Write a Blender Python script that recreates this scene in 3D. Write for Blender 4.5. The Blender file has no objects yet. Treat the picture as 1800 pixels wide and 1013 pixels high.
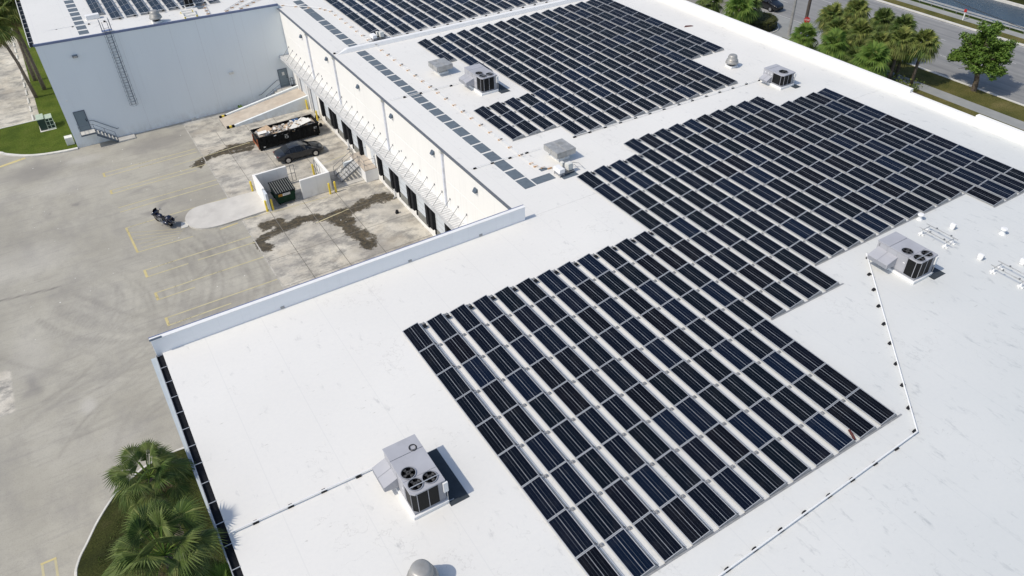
import bpy, bmesh, math, random
import numpy as np
from mathutils import Vector, Matrix, Euler
R = random.Random(7)
rad = math.radians
PI = math.pi
sc = bpy.context.scene
C = sc.collection

# ------------------------------------------------------------------ camera, sky, sun, exposure
cam = bpy.data.cameras.new('camera'); co = bpy.data.objects.new('camera', cam); C.objects.link(co)
co.location = (-10.1479, -29.0720, 26.9378)
co.rotation_euler = (0.896355, 0.026124, -0.551737)
cam.sensor_width = 36.0; cam.lens = 36 * 1323.063 / 1800; cam.clip_end = 3000
sc.camera = co
SUN = Vector((-1.20, 0.05, 1.45)).normalized()
w = bpy.data.worlds.new('World'); sc.world = w; w.use_nodes = True
nt = w.node_tree; bg = nt.nodes['Background']
sky = nt.nodes.new('ShaderNodeTexSky'); sky.sky_type = 'NISHITA'; sky.sun_disc = False
sky.sun_elevation = math.asin(SUN.z); sky.sun_rotation = math.atan2(SUN.x, SUN.y)
sky.dust_density = 1.5; sky.ozone_density = 1.2
nt.links.new(sky.outputs[0], bg.inputs[0]); bg.inputs[1].default_value = 0.145
sl = bpy.data.lights.new('sun', 'SUN'); sl.energy = 3.0; sl.angle = rad(0.53); sl.color = (1.0, 0.925, 0.80)
so = bpy.data.objects.new('sun', sl); C.objects.link(so); so.rotation_euler = SUN.to_track_quat('Z', 'Y').to_euler()
sc.view_settings.view_transform = 'Standard'; sc.view_settings.look = 'None'
sc.view_settings.exposure = 0.0; sc.view_settings.gamma = 1.0
G = -9.9

# ------------------------------------------------------------------ materials
def newmat(name):
    m = bpy.data.materials.new(name); m.use_nodes = True
    return m, m.node_tree, m.node_tree.nodes['Principled BSDF']
def N(t, typ, **k):
    n = t.nodes.new(typ)
    for a, v in k.items(): setattr(n, a, v)
    return n
def coord(t, kind='Object', scale=None):
    tc = N(t, 'ShaderNodeTexCoord'); o = tc.outputs[kind]
    if scale is None: return o
    mp = N(t, 'ShaderNodeMapping'); mp.inputs['Scale'].default_value = scale
    t.links.new(o, mp.inputs[0]); return mp.outputs[0]
def geo(t, scale=None, rot=0):
    g = N(t, 'ShaderNodeNewGeometry').outputs['Position']
    if scale is None and rot == 0: return g
    mp = N(t, 'ShaderNodeMapping'); mp.inputs['Scale'].default_value = scale or (1, 1, 1); mp.inputs['Rotation'].default_value = (0, 0, rot)
    t.links.new(g, mp.inputs[0]); return mp.outputs[0]
def noise(t, vec, scale, detail=3, rough=0.55):
    n = N(t, 'ShaderNodeTexNoise'); n.inputs['Scale'].default_value = scale; n.inputs['Detail'].default_value = detail
    n.inputs['Roughness'].default_value = rough; t.links.new(vec, n.inputs['Vector']); return n.outputs['Fac']
def ramp(t, fac, stops):
    r = N(t, 'ShaderNodeValToRGB'); e = r.color_ramp.elements
    while len(e) < len(stops): e.new(0.5)
    for i, (p, c) in enumerate(stops):
        e[i].position = p; e[i].color = (*c, 1) if len(c) == 3 else c
    t.links.new(fac, r.inputs[0]); return r.outputs[0]
def g3(v): return (v, v, v)
def mix(t, fac, a, b, mode='MIX'):
    m = N(t, 'ShaderNodeMix'); m.data_type = 'RGBA'; m.blend_type = mode
    for s, v in ((0, fac), (6, a), (7, b)):
        if hasattr(v, 'node'): t.links.new(v, m.inputs[s])
        elif s == 0: m.inputs[0].default_value = v
        else: m.inputs[s].default_value = (*v, 1)
    return m.outputs[2]
def math_(t, op, a, b=0.0, clamp=False):
    m = N(t, 'ShaderNodeMath'); m.operation = op; m.use_clamp = clamp
    for i, v in ((0, a), (1, b)):
        if hasattr(v, 'node'): t.links.new(v, m.inputs[i])
        else: m.inputs[i].default_value = v
    return m.outputs[0]
def bump(t, b, h, strength=0.3, dist=0.02):
    n = N(t, 'ShaderNodeBump'); n.inputs['Strength'].default_value = strength; n.inputs['Distance'].default_value = dist
    t.links.new(h, n.inputs['Height']); t.links.new(n.outputs[0], b.inputs['Normal'])
def setc(t, b, c):
    if hasattr(c, 'node'): t.links.new(c, b.inputs['Base Color'])
    else: b.inputs['Base Color'].default_value = (*c, 1)
def simple(name, col, rough=0.6, metal=0.0, var=0.12, scale=3.0, bmp=0.0, spec=0.5, dirt=None):
    m, t, b = newmat(name); p = geo(t)
    f = noise(t, p, scale, 4)
    lo = tuple(max(0, c * (1 - var)) for c in col); hi = tuple(min(1, c * (1 + var)) for c in col)
    c = ramp(t, f, [(0.3, lo), (0.7, hi)])
    if dirt:
        d = noise(t, p, scale * 0.45, 6, 0.7); c = mix(t, ramp(t, d, [(0.52, g3(0)), (0.68, g3(dirt[1]))]), c, dirt[0])
    setc(t, b, c); b.inputs['Roughness'].default_value = rough; b.inputs['Metallic'].default_value = metal
    b.inputs['Specular IOR Level'].default_value = spec
    if bmp: bump(t, b, noise(t, p, scale * 6, 3), bmp, 0.01)
    return m
M = {}
M['galv'] = simple('galvanised_steel', (0.42, 0.42, 0.41), 0.5, 0.35, 0.18, 2.5, dirt=((0.27, 0.26, 0.23), 0.7))
M['alu'] = simple('aluminium', (0.52, 0.53, 0.54), 0.42, 0.5, 0.08, 2)
M['alu_dull'] = simple('dull_aluminium', (0.36, 0.365, 0.37), 0.5, 0.3, 0.15, 4)
M['galv_light'] = simple('galvanised_tread', (0.50, 0.50, 0.49), 0.6, 0.1, 0.1, 5)
M['deflector'] = simple('deflector_sheet', (0.62, 0.63, 0.64), 0.45, 0.25, 0.08, 2)
M['rtu'] = simple('unit_paint', (0.40, 0.405, 0.435), 0.5, 0.0, 0.06, 1.2, dirt=((0.30, 0.30, 0.31), 0.4))
M['rtu_dark'] = simple('unit_dark_panel', (0.27, 0.28, 0.31), 0.5, 0.0, 0.08, 2)  # darker grey paint for rails, columns and rings
M['coil'] = simple('coil_black', (0.012, 0.013, 0.014), 0.5, 0.0, 0.3, 20)
M['black'] = simple('black_plastic', (0.012, 0.013, 0.016), 0.5, 0, 0.25, 6)
M['rubber'] = simple('black_rubber', (0.018, 0.019, 0.022), 0.75, 0, 0.3, 8)
M['darkhole'] = simple('dark_interior', (0.006, 0.006, 0.008), 0.9, 0, 0.2, 8)
M['white'] = simple('white_paint', (0.80, 0.80, 0.79), 0.55, 0, 0.03, 3)
M['offwhite'] = simple('offwhite_paint', (0.66, 0.66, 0.62), 0.55, 0, 0.07, 3, dirt=((0.45, 0.43, 0.38), 0.4))
M['blue_trim'] = simple('blue_grey_metal', (0.17, 0.21, 0.34), 0.45, 0.2, 0.12, 1.5)
M['door_grey'] = simple('door_grey_blue', (0.17, 0.22, 0.25), 0.5, 0, 0.06, 2)
M['door_pale'] = simple('door_pale_blue', (0.60, 0.64, 0.68), 0.5, 0, 0.05, 2)
M['steel'] = simple('grey_steel', (0.20, 0.21, 0.22), 0.5, 0.4, 0.15, 5)
M['steel_blue'] = simple('blue_grey_steel', (0.10, 0.13, 0.17), 0.5, 0.3, 0.15, 5)
M['yellow'] = simple('yellow_paint', (0.74, 0.57, 0.07), 0.5, 0, 0.08, 3, dirt=((0.45, 0.33, 0.08), 0.3))
M['wood'] = simple('pale_timber_block', (0.58, 0.36, 0.20), 0.75, 0, 0.15, 6)
M['green_bin'] = simple('dark_green_steel', (0.007, 0.030, 0.018), 0.45, 0.1, 0.3, 3)
M['black_bin'] = simple('black_painted_steel', (0.010, 0.011, 0.012), 0.5, 0.1, 0.5, 3, dirt=((0.04, 0.035, 0.03), 0.5))
M['rust'] = simple('rusty_orange', (0.35, 0.11, 0.05), 0.7, 0.1, 0.4, 4)
M['card'] = simple('cardboard', (0.50, 0.37, 0.25), 0.8, 0, 0.2, 3)
M['whitepaint_card'] = simple('white_board', (0.75, 0.74, 0.70), 0.7, 0, 0.06, 2)
M['debris'] = simple('mixed_debris', (0.36, 0.31, 0.26), 0.85, 0, 0.6, 3)
M['orange'] = simple('orange_sticker', (0.70, 0.33, 0.04), 0.5, 0, 0.1, 3)
M['red'] = simple('red_enamel', (0.42, 0.03, 0.03), 0.45, 0, 0.08, 3)
M['trunk'] = simple('palm_trunk', (0.16, 0.13, 0.105), 0.9, 0, 0.35, 5, 0.6)
M['bark'] = simple('tree_bark', (0.10, 0.08, 0.06), 0.9, 0, 0.35, 6, 0.6)
M['dead'] = simple('dry_frond', (0.25, 0.20, 0.09), 0.8, 0, 0.3, 4)
M['polewood'] = simple('pole_timber', (0.085, 0.07, 0.06), 0.85, 0, 0.3, 3)
M['concrete'] = simple('concrete', (0.50, 0.485, 0.45), 0.85, 0, 0.12, 1.1, 0.2, dirt=((0.33, 0.31, 0.28), 0.6))
M['kerb'] = simple('kerb_concrete', (0.60, 0.585, 0.54), 0.85, 0, 0.1, 2, 0.2)
M['ramp'] = simple('ramp_concrete', (0.50, 0.44, 0.37), 0.85, 0, 0.12, 1.4, 0.2, dirt=((0.42, 0.34, 0.27), 0.5))
M['pale_green'] = simple('pale_green_metal', (0.42, 0.50, 0.40), 0.5, 0.1, 0.1, 3)
M['fan_metal'] = simple('spun_aluminium', (0.36, 0.355, 0.34), 0.45, 0.3, 0.12, 3, dirt=((0.30, 0.285, 0.25), 0.5))
M['glass'] = simple('dark_glass', (0.008, 0.010, 0.013), 0.08, 0, 0.1, 2)
M['chrome'] = simple('bright_alloy', (0.55, 0.55, 0.56), 0.25, 0.9, 0.1, 4)
M['tyre'] = simple('tyre', (0.012, 0.012, 0.013), 0.85, 0, 0.2, 8)
M['car_grey'] = simple('gunmetal_paint', (0.020, 0.023, 0.029), 0.28, 0.35, 0.05, 1); M['car_grey'].node_tree.nodes['Principled BSDF'].inputs['Coat Weight'].default_value = 0.7
M['car_black'] = simple('black_car_paint', (0.006, 0.006, 0.008), 0.2, 0.1, 0.05, 1); M['car_black'].node_tree.nodes['Principled BSDF'].inputs['Coat Weight'].default_value = 0.8
M['navy'] = simple('navy_paint', (0.006, 0.010, 0.030), 0.2, 0.2, 0.2, 4); M['navy'].node_tree.nodes['Principled BSDF'].inputs['Coat Weight'].default_value = 0.8
M['lamp'] = simple('lamp_lens', (0.45, 0.43, 0.40), 0.2, 0, 0.1, 4)
M['cable'] = simple('black_cable', (0.01, 0.01, 0.012), 0.6, 0, 0.1, 4)

for k_ in ('coil', 'black', 'rubber', 'pad_' , 'black_bin', 'tyre', 'green_bin'):
    if k_ in M: M[k_].node_tree.nodes['Principled BSDF'].inputs['Specular IOR Level'].default_value = 0.12
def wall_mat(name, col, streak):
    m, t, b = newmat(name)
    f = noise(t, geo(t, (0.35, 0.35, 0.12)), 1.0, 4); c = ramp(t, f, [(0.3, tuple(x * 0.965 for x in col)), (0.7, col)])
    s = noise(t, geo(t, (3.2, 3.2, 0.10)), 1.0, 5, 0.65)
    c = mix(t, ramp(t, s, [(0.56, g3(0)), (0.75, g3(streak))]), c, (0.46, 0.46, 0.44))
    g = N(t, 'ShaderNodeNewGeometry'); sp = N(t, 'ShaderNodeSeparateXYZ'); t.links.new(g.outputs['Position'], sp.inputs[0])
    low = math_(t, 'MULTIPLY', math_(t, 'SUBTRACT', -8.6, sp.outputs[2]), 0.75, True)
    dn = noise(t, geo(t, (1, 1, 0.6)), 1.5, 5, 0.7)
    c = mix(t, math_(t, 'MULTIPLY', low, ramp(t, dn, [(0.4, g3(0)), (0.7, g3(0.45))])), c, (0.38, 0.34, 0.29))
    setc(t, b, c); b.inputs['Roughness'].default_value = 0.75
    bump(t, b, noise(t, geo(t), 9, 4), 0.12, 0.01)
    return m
M['wall'] = wall_mat('white_stucco', (0.84, 0.83, 0.80), 0.22)
M['wall_shade'] = wall_mat('white_stucco_shaded', (0.775, 0.825, 0.845), 0.14)  # white stucco with the cool tone of shade put into its colour
M['parapet'] = wall_mat('parapet_paint', (0.90, 0.91, 0.915), 0.10)

def roof_mat(name='roof_membrane', base=(0.755, 0.742, 0.705)):
    m, t, b = newmat(name)
    p = geo(t)
    f = noise(t, p, 0.12, 3); c = ramp(t, f, [(0.3, tuple(x * 0.965 for x in base)), (0.7, tuple(min(1, x * 1.02) for x in base))])
    # short dark scuffs lying along the rows, gathered in patches
    sp = N(t, 'ShaderNodeSeparateXYZ'); t.links.new(p, sp.inputs[0])
    grad_ = math_(t, 'ADD', math_(t, 'MULTIPLY', sp.outputs[0], 0.02), math_(t, 'MULTIPLY', sp.outputs[1], -0.035)); grad_ = math_(t, 'ADD', grad_, math_(t, 'MULTIPLY', math_(t, 'SUBTRACT', noise(t, p, 0.09, 4), 0.5), 0.8))
    grad_ = math_(t, 'SUBTRACT', grad_, 0.2, True)
    pm = math_(t, 'ADD', noise(t, p, 0.42, 3, 0.6), math_(t, 'MULTIPLY', grad_, 0.10)); patch = ramp(t, pm, [(0.50, g3(0.0)), (0.60, g3(1))])
    s = math_(t, 'ADD', noise(t, geo(t, (1.9, 0.75, 1), rad(24)), 1.25, 5, 0.66), math_(t, 'MULTIPLY', grad_, 0.018)); sc_ = ramp(t, s, [(0.58, g3(0)), (0.68, g3(0.34)), (0.76, g3(0.8))])
    c = mix(t, math_(t, 'MULTIPLY', patch, sc_), c, (0.27, 0.275, 0.28))
    s2 = noise(t, geo(t, (1.0, 2.4, 1), rad(-12)), 2.3, 4, 0.6); pm2 = noise(t, p, 0.7, 2); c = mix(t, math_(t, 'MULTIPLY', ramp(t, s2, [(0.62, g3(0)), (0.70, g3(0.55))]), ramp(t, pm2, [(0.54, g3(0)), (0.62, g3(1))])), c, (0.40, 0.385, 0.35))
    rg_ = noise(t, p, 0.8, 5, 0.6); rg2 = math_(t, 'ABSOLUTE', math_(t, 'SUBTRACT', rg_, 0.5)); pm3 = noise(t, geo(t, None, 1.0), 0.23, 2); c = mix(t, math_(t, 'MULTIPLY', ramp(t, rg2, [(0.0, g3(0.30)), (0.010, g3(0))]), ramp(t, pm3, [(0.56, g3(0)), (0.62, g3(1))])), c, (0.38, 0.36, 0.33))
    fine = noise(t, p, 5, 5, 0.7); c = mix(t, ramp(t, fine, [(0.35, g3(0.10)), (0.6, g3(0))]), c, (0.55, 0.56, 0.57))
    # welded seams of the membrane sheets
    sp = N(t, 'ShaderNodeSeparateXYZ'); t.links.new(p, sp.inputs[0])
    wv = math_(t, 'FRACT', math_(t, 'DIVIDE', sp.outputs[0], 3.05)); ln = math_(t, 'LESS_THAN', wv, 0.016)
    c = mix(t, math_(t, 'MULTIPLY', ln, 0.13), c, (0.45, 0.46, 0.47))
    # cool grey tint, stronger towards high x and low y
    c = mix(t, math_(t, 'MULTIPLY', grad_, 0.36), c, (0.36, 0.43, 0.47))
    setc(t, b, c); b.inputs['Roughness'].default_value = 0.55; b.inputs['Specular IOR Level'].default_value = 0.25
    bump(t, b, noise(t, geo(t, (1, 0.5, 1)), 1.3, 4), 0.10, 0.03)
    return m
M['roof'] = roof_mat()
M['mat_shaded'] = simple('rubber_mat', (0.035, 0.045, 0.055), 0.8, 0, 0.15, 3, 0.2)  # walkway pad colour darkened to hold the shade beside the units
M['pad'] = simple('walkway_pad', (0.115, 0.145, 0.175), 0.8, 0, 0.12, 3, 0.2)

def cell_mat():
    m, t, b = newmat('solar_cells')
    uv = N(t, 'ShaderNodeUVMap').outputs[0]; sp = N(t, 'ShaderNodeSeparateXYZ'); t.links.new(uv, sp.inputs[0])
    u, v = sp.outputs[0], sp.outputs[1]
    oi = N(t, 'ShaderNodeObjectInfo').outputs['Random']; gi = N(t, 'ShaderNodeNewGeometry').outputs['Random Per Island']
    r = math_(t, 'FRACT', math_(t, 'ADD', math_(t, 'MULTIPLY', oi, 7.31), gi))
    base = ramp(t, r, [(0.0, (0.0020, 0.0036, 0.0095)), (0.3, (0.0018, 0.0042, 0.0080)), (0.55, (0.0028, 0.0028, 0.0055)), (0.8, (0.0026, 0.0075, 0.0210)), (1.0, (0.0020, 0.0030, 0.0065))])
    # six cells across: gaps between cells, brighter ribbon down the middle
    fu = math_(t, 'FRACT', math_(t, 'MULTIPLY', u, 6)); du = math_(t, 'ABSOLUTE', math_(t, 'SUBTRACT', fu, 0.5)); gu = math_(t, 'GREATER_THAN', du, 0.478)
    fv = math_(t, 'FRACT', math_(t, 'MULTIPLY', v, 24)); dv = math_(t, 'ABSOLUTE', math_(t, 'SUBTRACT', fv, 0.5)); gv = math_(t, 'GREATER_THAN', dv, 0.44)
    dash = math_(t, 'LESS_THAN', dv, 0.33)
    c = mix(t, math_(t, 'MULTIPLY', math_(t, 'MULTIPLY', gu, dash), 0.30), base, (0.20, 0.24, 0.30))
    c = mix(t, math_(t, 'MULTIPLY', gv, 0.04), c, (0.20, 0.24, 0.30))
    mid = math_(t, 'LESS_THAN', math_(t, 'ABSOLUTE', math_(t, 'SUBTRACT', u, 0.5)), 0.010)
    c = mix(t, math_(t, 'MULTIPLY', mid, 0.75), c, (0.45, 0.48, 0.52))
    q1 = math_(t, 'LESS_THAN', math_(t, 'ABSOLUTE', math_(t, 'SUBTRACT', math_(t, 'ABSOLUTE', math_(t, 'SUBTRACT', u, 0.5)), 0.167)), 0.0045)
    c = mix(t, math_(t, 'MULTIPLY', q1, 0.4), c, (0.30, 0.33, 0.38))
    # bus bars
    bb = math_(t, 'FRACT', math_(t, 'MULTIPLY', u, 30)); c = mix(t, math_(t, 'MULTIPLY', math_(t, 'LESS_THAN', bb, 0.12), 0.05), c, (0.12, 0.15, 0.20))
    d = noise(t, geo(t), 1.3, 5, 0.6); c = mix(t, ramp(t, d, [(0.5, g3(0)), (0.8, g3(0.03))]), c, (0.30, 0.29, 0.27))
    setc(t, b, c); b.inputs['Roughness'].default_value = 0.12; b.inputs['Specular IOR Level'].default_value = 0.10
    return m
M['cell'] = cell_mat()

def asphalt(name, lo, hi, scale=0.5):
    m, t, b = newmat(name); p = geo(t)
    c = ramp(t, noise(t, p, scale, 6, 0.62), [(0.3, lo), (0.7, hi)])
    c = mix(t, ramp(t, noise(t, p, 14, 3, 0.7), [(0.35, g3(0.18)), (0.6, g3(0))]), c, tuple(x * 0.6 for x in lo))
    setc(t, b, c); b.inputs['Roughness'].default_value = 0.9; bump(t, b, noise(t, p, 30, 3), 0.2, 0.01)
    return m
M['ground'] = asphalt('ground_surface', (0.20, 0.19, 0.165), (0.27, 0.255, 0.225), 0.2)
def road_mat():
    m, t, b = newmat('road_asphalt'); p = geo(t)
    c = ramp(t, noise(t, p, 0.4, 5), [(0.3, (0.235, 0.235, 0.23)), (0.7, (0.285, 0.285, 0.28))])
    s = noise(t, geo(t, (1.1, 0.03, 1)), 1.0, 4, 0.6); c = mix(t, ramp(t, s, [(0.44, g3(0)), (0.7, g3(0.75))]), c, (0.155, 0.158, 0.165))
    c = mix(t, ramp(t, noise(t, p, 18, 3, 0.7), [(0.35, g3(0.25)), (0.6, g3(0))]), c, (0.16, 0.16, 0.16))
    setc(t, b, c); b.inputs['Roughness'].default_value = 0.85; return m
M['road'] = road_mat()
M['walk'] = asphalt('walk_concrete', (0.25, 0.26, 0.255), (0.33, 0.335, 0.325), 0.5)
def grass_mat(name, a, b_, c_, sc1=1.2):
    m, t, b = newmat(name); p = geo(t)
    c = ramp(t, noise(t, p, sc1 * 0.35, 5, 0.6), [(0.3, a), (0.52, b_), (0.75, c_)])
    c = mix(t, ramp(t, noise(t, p, 9, 5, 0.75), [(0.35, g3(0.75)), (0.62, g3(0))]), c, tuple(x * 0.35 for x in a))
    setc(t, b, c); b.inputs['Roughness'].default_value = 0.95; b.inputs['Specular IOR Level'].default_value = 0.1
    bump(t, b, noise(t, p, 14, 5, 0.8), 0.9, 0.06); return m
M['grass'] = grass_mat('lawn', (0.060, 0.095, 0.014), (0.10, 0.14, 0.020), (0.14, 0.165, 0.035))
M['grass_dark'] = grass_mat('near_lawn', (0.030, 0.036, 0.014), (0.055, 0.064, 0.018), (0.095, 0.088, 0.038))
M['grass_dry'] = grass_mat('verge_grass', (0.085, 0.095, 0.025), (0.15, 0.14, 0.045), (0.24, 0.20, 0.085))
def leaf_mat(name, stops, tr=0.25):
    m, t, b = newmat(name); g = N(t, 'ShaderNodeNewGeometry')
    c = ramp(t, g.outputs['Random Per Island'], stops)
    n = noise(t, geo(t), 0.7, 3); c = mix(t, ramp(t, n, [(0.3, g3(0.0)), (0.7, g3(0.45))]), c, tuple(x * 1.35 for x in stops[-1][1]))
    setc(t, b, c); b.inputs['Roughness'].default_value = 0.55; b.inputs['Specular IOR Level'].default_value = 0.18
    tn = N(t, 'ShaderNodeBsdfTranslucent'); t.links.new(c, tn.inputs[0]); mx = N(t, 'ShaderNodeMixShader'); mx.inputs[0].default_value = tr
    out = t.nodes['Material Output']; t.links.new(b.outputs[0], mx.inputs[1]); t.links.new(tn.outputs[0], mx.inputs[2]); t.links.new(mx.outputs[0], out.inputs[0])
    return m
M['palm'] = leaf_mat('palm_leaf', [(0, (0.022, 0.052, 0.012)), (0.5, (0.042, 0.088, 0.018)), (0.85, (0.085, 0.140, 0.030)), (1, (0.19, 0.21, 0.07))], 0.2)
M['palm_bright'] = leaf_mat('bright_palm_leaf', [(0, (0.055, 0.12, 0.022)), (0.6, (0.095, 0.19, 0.035)), (1, (0.20, 0.27, 0.06))], 0.35)
M['palm_dark'] = leaf_mat('dark_palm_leaf', [(0, (0.020, 0.042, 0.012)), (0.6, (0.062, 0.112, 0.024)), (0.85, (0.10, 0.16, 0.035)), (1, (0.26, 0.26, 0.075))], 0.12)
M['leaf'] = leaf_mat('tree_leaf', [(0, (0.045, 0.10, 0.016)), (0.5, (0.085, 0.165, 0.026)), (1, (0.16, 0.24, 0.05))])
M['hedge'] = leaf_mat('hedge_leaf', [(0, (0.035, 0.045, 0.014)), (0.6, (0.06, 0.075, 0.02)), (1, (0.11, 0.11, 0.035))])
def water_mat():
    m, t, b = newmat('canal_water'); b.inputs['Base Color'].default_value = (0.022, 0.05, 0.085, 1)
    b.inputs['Roughness'].default_value = 0.12; bump(t, b, noise(t, geo(t, (1, 1.6, 1)), 2.4, 5, 0.7), 0.55, 0.12); return m
M['water'] = water_mat()
def paint_mat(name, col, wear):
    m, t, b = newmat(name); setc(t, b, ramp(t, noise(t, geo(t), 1.0, 4), [(0.3, tuple(x * 0.8 for x in col)), (0.7, col)])); b.inputs['Roughness'].default_value = 0.85
    n1 = noise(t, geo(t), 7, 6, 0.75); n2 = noise(t, geo(t), 0.55, 2)
    f = ramp(t, math_(t, 'ADD', math_(t, 'MULTIPLY', n1, 0.6), math_(t, 'MULTIPLY', n2, 0.5)), [(wear, g3(0)), (wear + 0.10, g3(1))])
    tr = N(t, 'ShaderNodeBsdfTransparent'); mx = N(t, 'ShaderNodeMixShader'); t.links.new(f, mx.inputs[0]); t.links.new(tr.outputs[0], mx.inputs[1]); t.links.new(b.outputs[0], mx.inputs[2])
    t.links.new(mx.outputs[0], t.nodes['Material Output'].inputs[0]); return m
M['line_yellow'] = paint_mat('worn_yellow_line', (0.54, 0.485, 0.30), 0.37)
M['line_bright'] = paint_mat('yellow_line', (0.60, 0.51, 0.25), 0.39)
M['line_white'] = paint_mat('white_line', (0.55, 0.55, 0.53), 0.42)
M['joint'] = simple('joint_filler', (0.16, 0.15, 0.13), 0.9, 0, 0.3, 3)
M['joint_pale'] = simple('pale_joint', (0.42, 0.40, 0.36), 0.9, 0, 0.3, 3)

def yard_mat():
    m, t, b = newmat('yard_surface'); p = geo(t)
    at = N(t, 'ShaderNodeAttribute'); at.attribute_name = 'marks'; s = N(t, 'ShaderNodeSeparateColor'); t.links.new(at.outputs['Color'], s.inputs[0])
    st, ty, cn = s.outputs[0], s.outputs[1], s.outputs[2]
    at2 = N(t, 'ShaderNodeAttribute'); at2.attribute_name = 'tone'; s2 = N(t, 'ShaderNodeSeparateColor'); t.links.new(at2.outputs['Color'], s2.inputs[0])
    asph = ramp(t, noise(t, p, 0.16, 6, 0.6), [(0.32, (0.340, 0.322, 0.274)), (0.5, (0.400, 0.380, 0.324)), (0.68, (0.455, 0.434, 0.374))])
    big = noise(t, geo(t, (1, 0.55, 1), rad(20)), 0.45, 6, 0.68); asph = mix(t, ramp(t, big, [(0.46, g3(0)), (0.68, g3(0.48))]), asph, (0.265, 0.253, 0.235)); stk = noise(t, geo(t, (0.25, 2.2, 1), rad(-38)), 1.2, 6, 0.7); asph = mix(t, ramp(t, stk, [(0.5, g3(0)), (0.7, g3(0.4))]), asph, (0.26, 0.25, 0.235))
    conc = ramp(t, noise(t, p, 0.33, 6, 0.66), [(0.3, (0.39, 0.36, 0.305)), (0.5, (0.54, 0.505, 0.435)), (0.7, (0.66, 0.625, 0.55))])
    gs = noise(t, geo(t, (0.8, 1.15, 1)), 0.62, 7, 0.74); conc = mix(t, ramp(t, gs, [(0.45, g3(0)), (0.60, g3(0.9))]), conc, (0.245, 0.238, 0.222))
    warm = noise(t, p, 0.35, 3); conc = mix(t, ramp(t, warm, [(0.55, g3(0)), (0.75, g3(0.35))]), conc, (0.60, 0.51, 0.38))
    c = mix(t, cn, asph, conc)
    c = mix(t, math_(t, 'MULTIPLY', s2.outputs[0], 0.75), c, (0.215, 0.205, 0.195))
    c = mix(t, math_(t, 'MULTIPLY', s2.outputs[1], 0.7), c, (0.52, 0.50, 0.46))
    tn = noise(t, p, 2.2, 4, 0.7)
    c = mix(t, math_(t, 'MULTIPLY', ty, ramp(t, tn, [(0.25, g3(0.75)), (0.7, g3(1.0))])), c, (0.165, 0.156, 0.146))
    # oily, mossy stain with ragged edge
    en = noise(t, p, 2.3, 7, 0.75); sm = math_(t, 'ADD', st, math_(t, 'MULTIPLY', math_(t, 'SUBTRACT', en, 0.5), 1.5))
    sm = ramp(t, sm, [(0.50, g3(0)), (0.58, g3(0.7)), (0.72, g3(1))])
    scol = ramp(t, noise(t, p, 3.2, 6, 0.75), [(0.35, (0.012, 0.010, 0.006)), (0.5, (0.036, 0.028, 0.015)), (0.70, (0.13, 0.095, 0.045))])
    c = mix(t, math_(t, 'MULTIPLY', sm, 0.92), c, scol)
    spk = noise(t, p, 16, 3, 0.8); c = mix(t, ramp(t, spk, [(0.32, g3(0.35)), (0.5, g3(0))]), c, (0.20, 0.19, 0.17))
    ds = noise(t, geo(t, (1, 1.8, 1)), 1.3, 6, 0.7); c = mix(t, ramp(t, ds, [(0.69, g3(0)), (0.75, g3(0.6))]), c, (0.13, 0.125, 0.12))
    setc(t, b, c); b.inputs['Roughness'].default_value = 0.9; b.inputs['Specular IOR Level'].default_value = 0.2; bump(t, b, noise(t, p, 25, 4), 0.15, 0.01)
    return m
M['yard'] = yard_mat()

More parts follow.
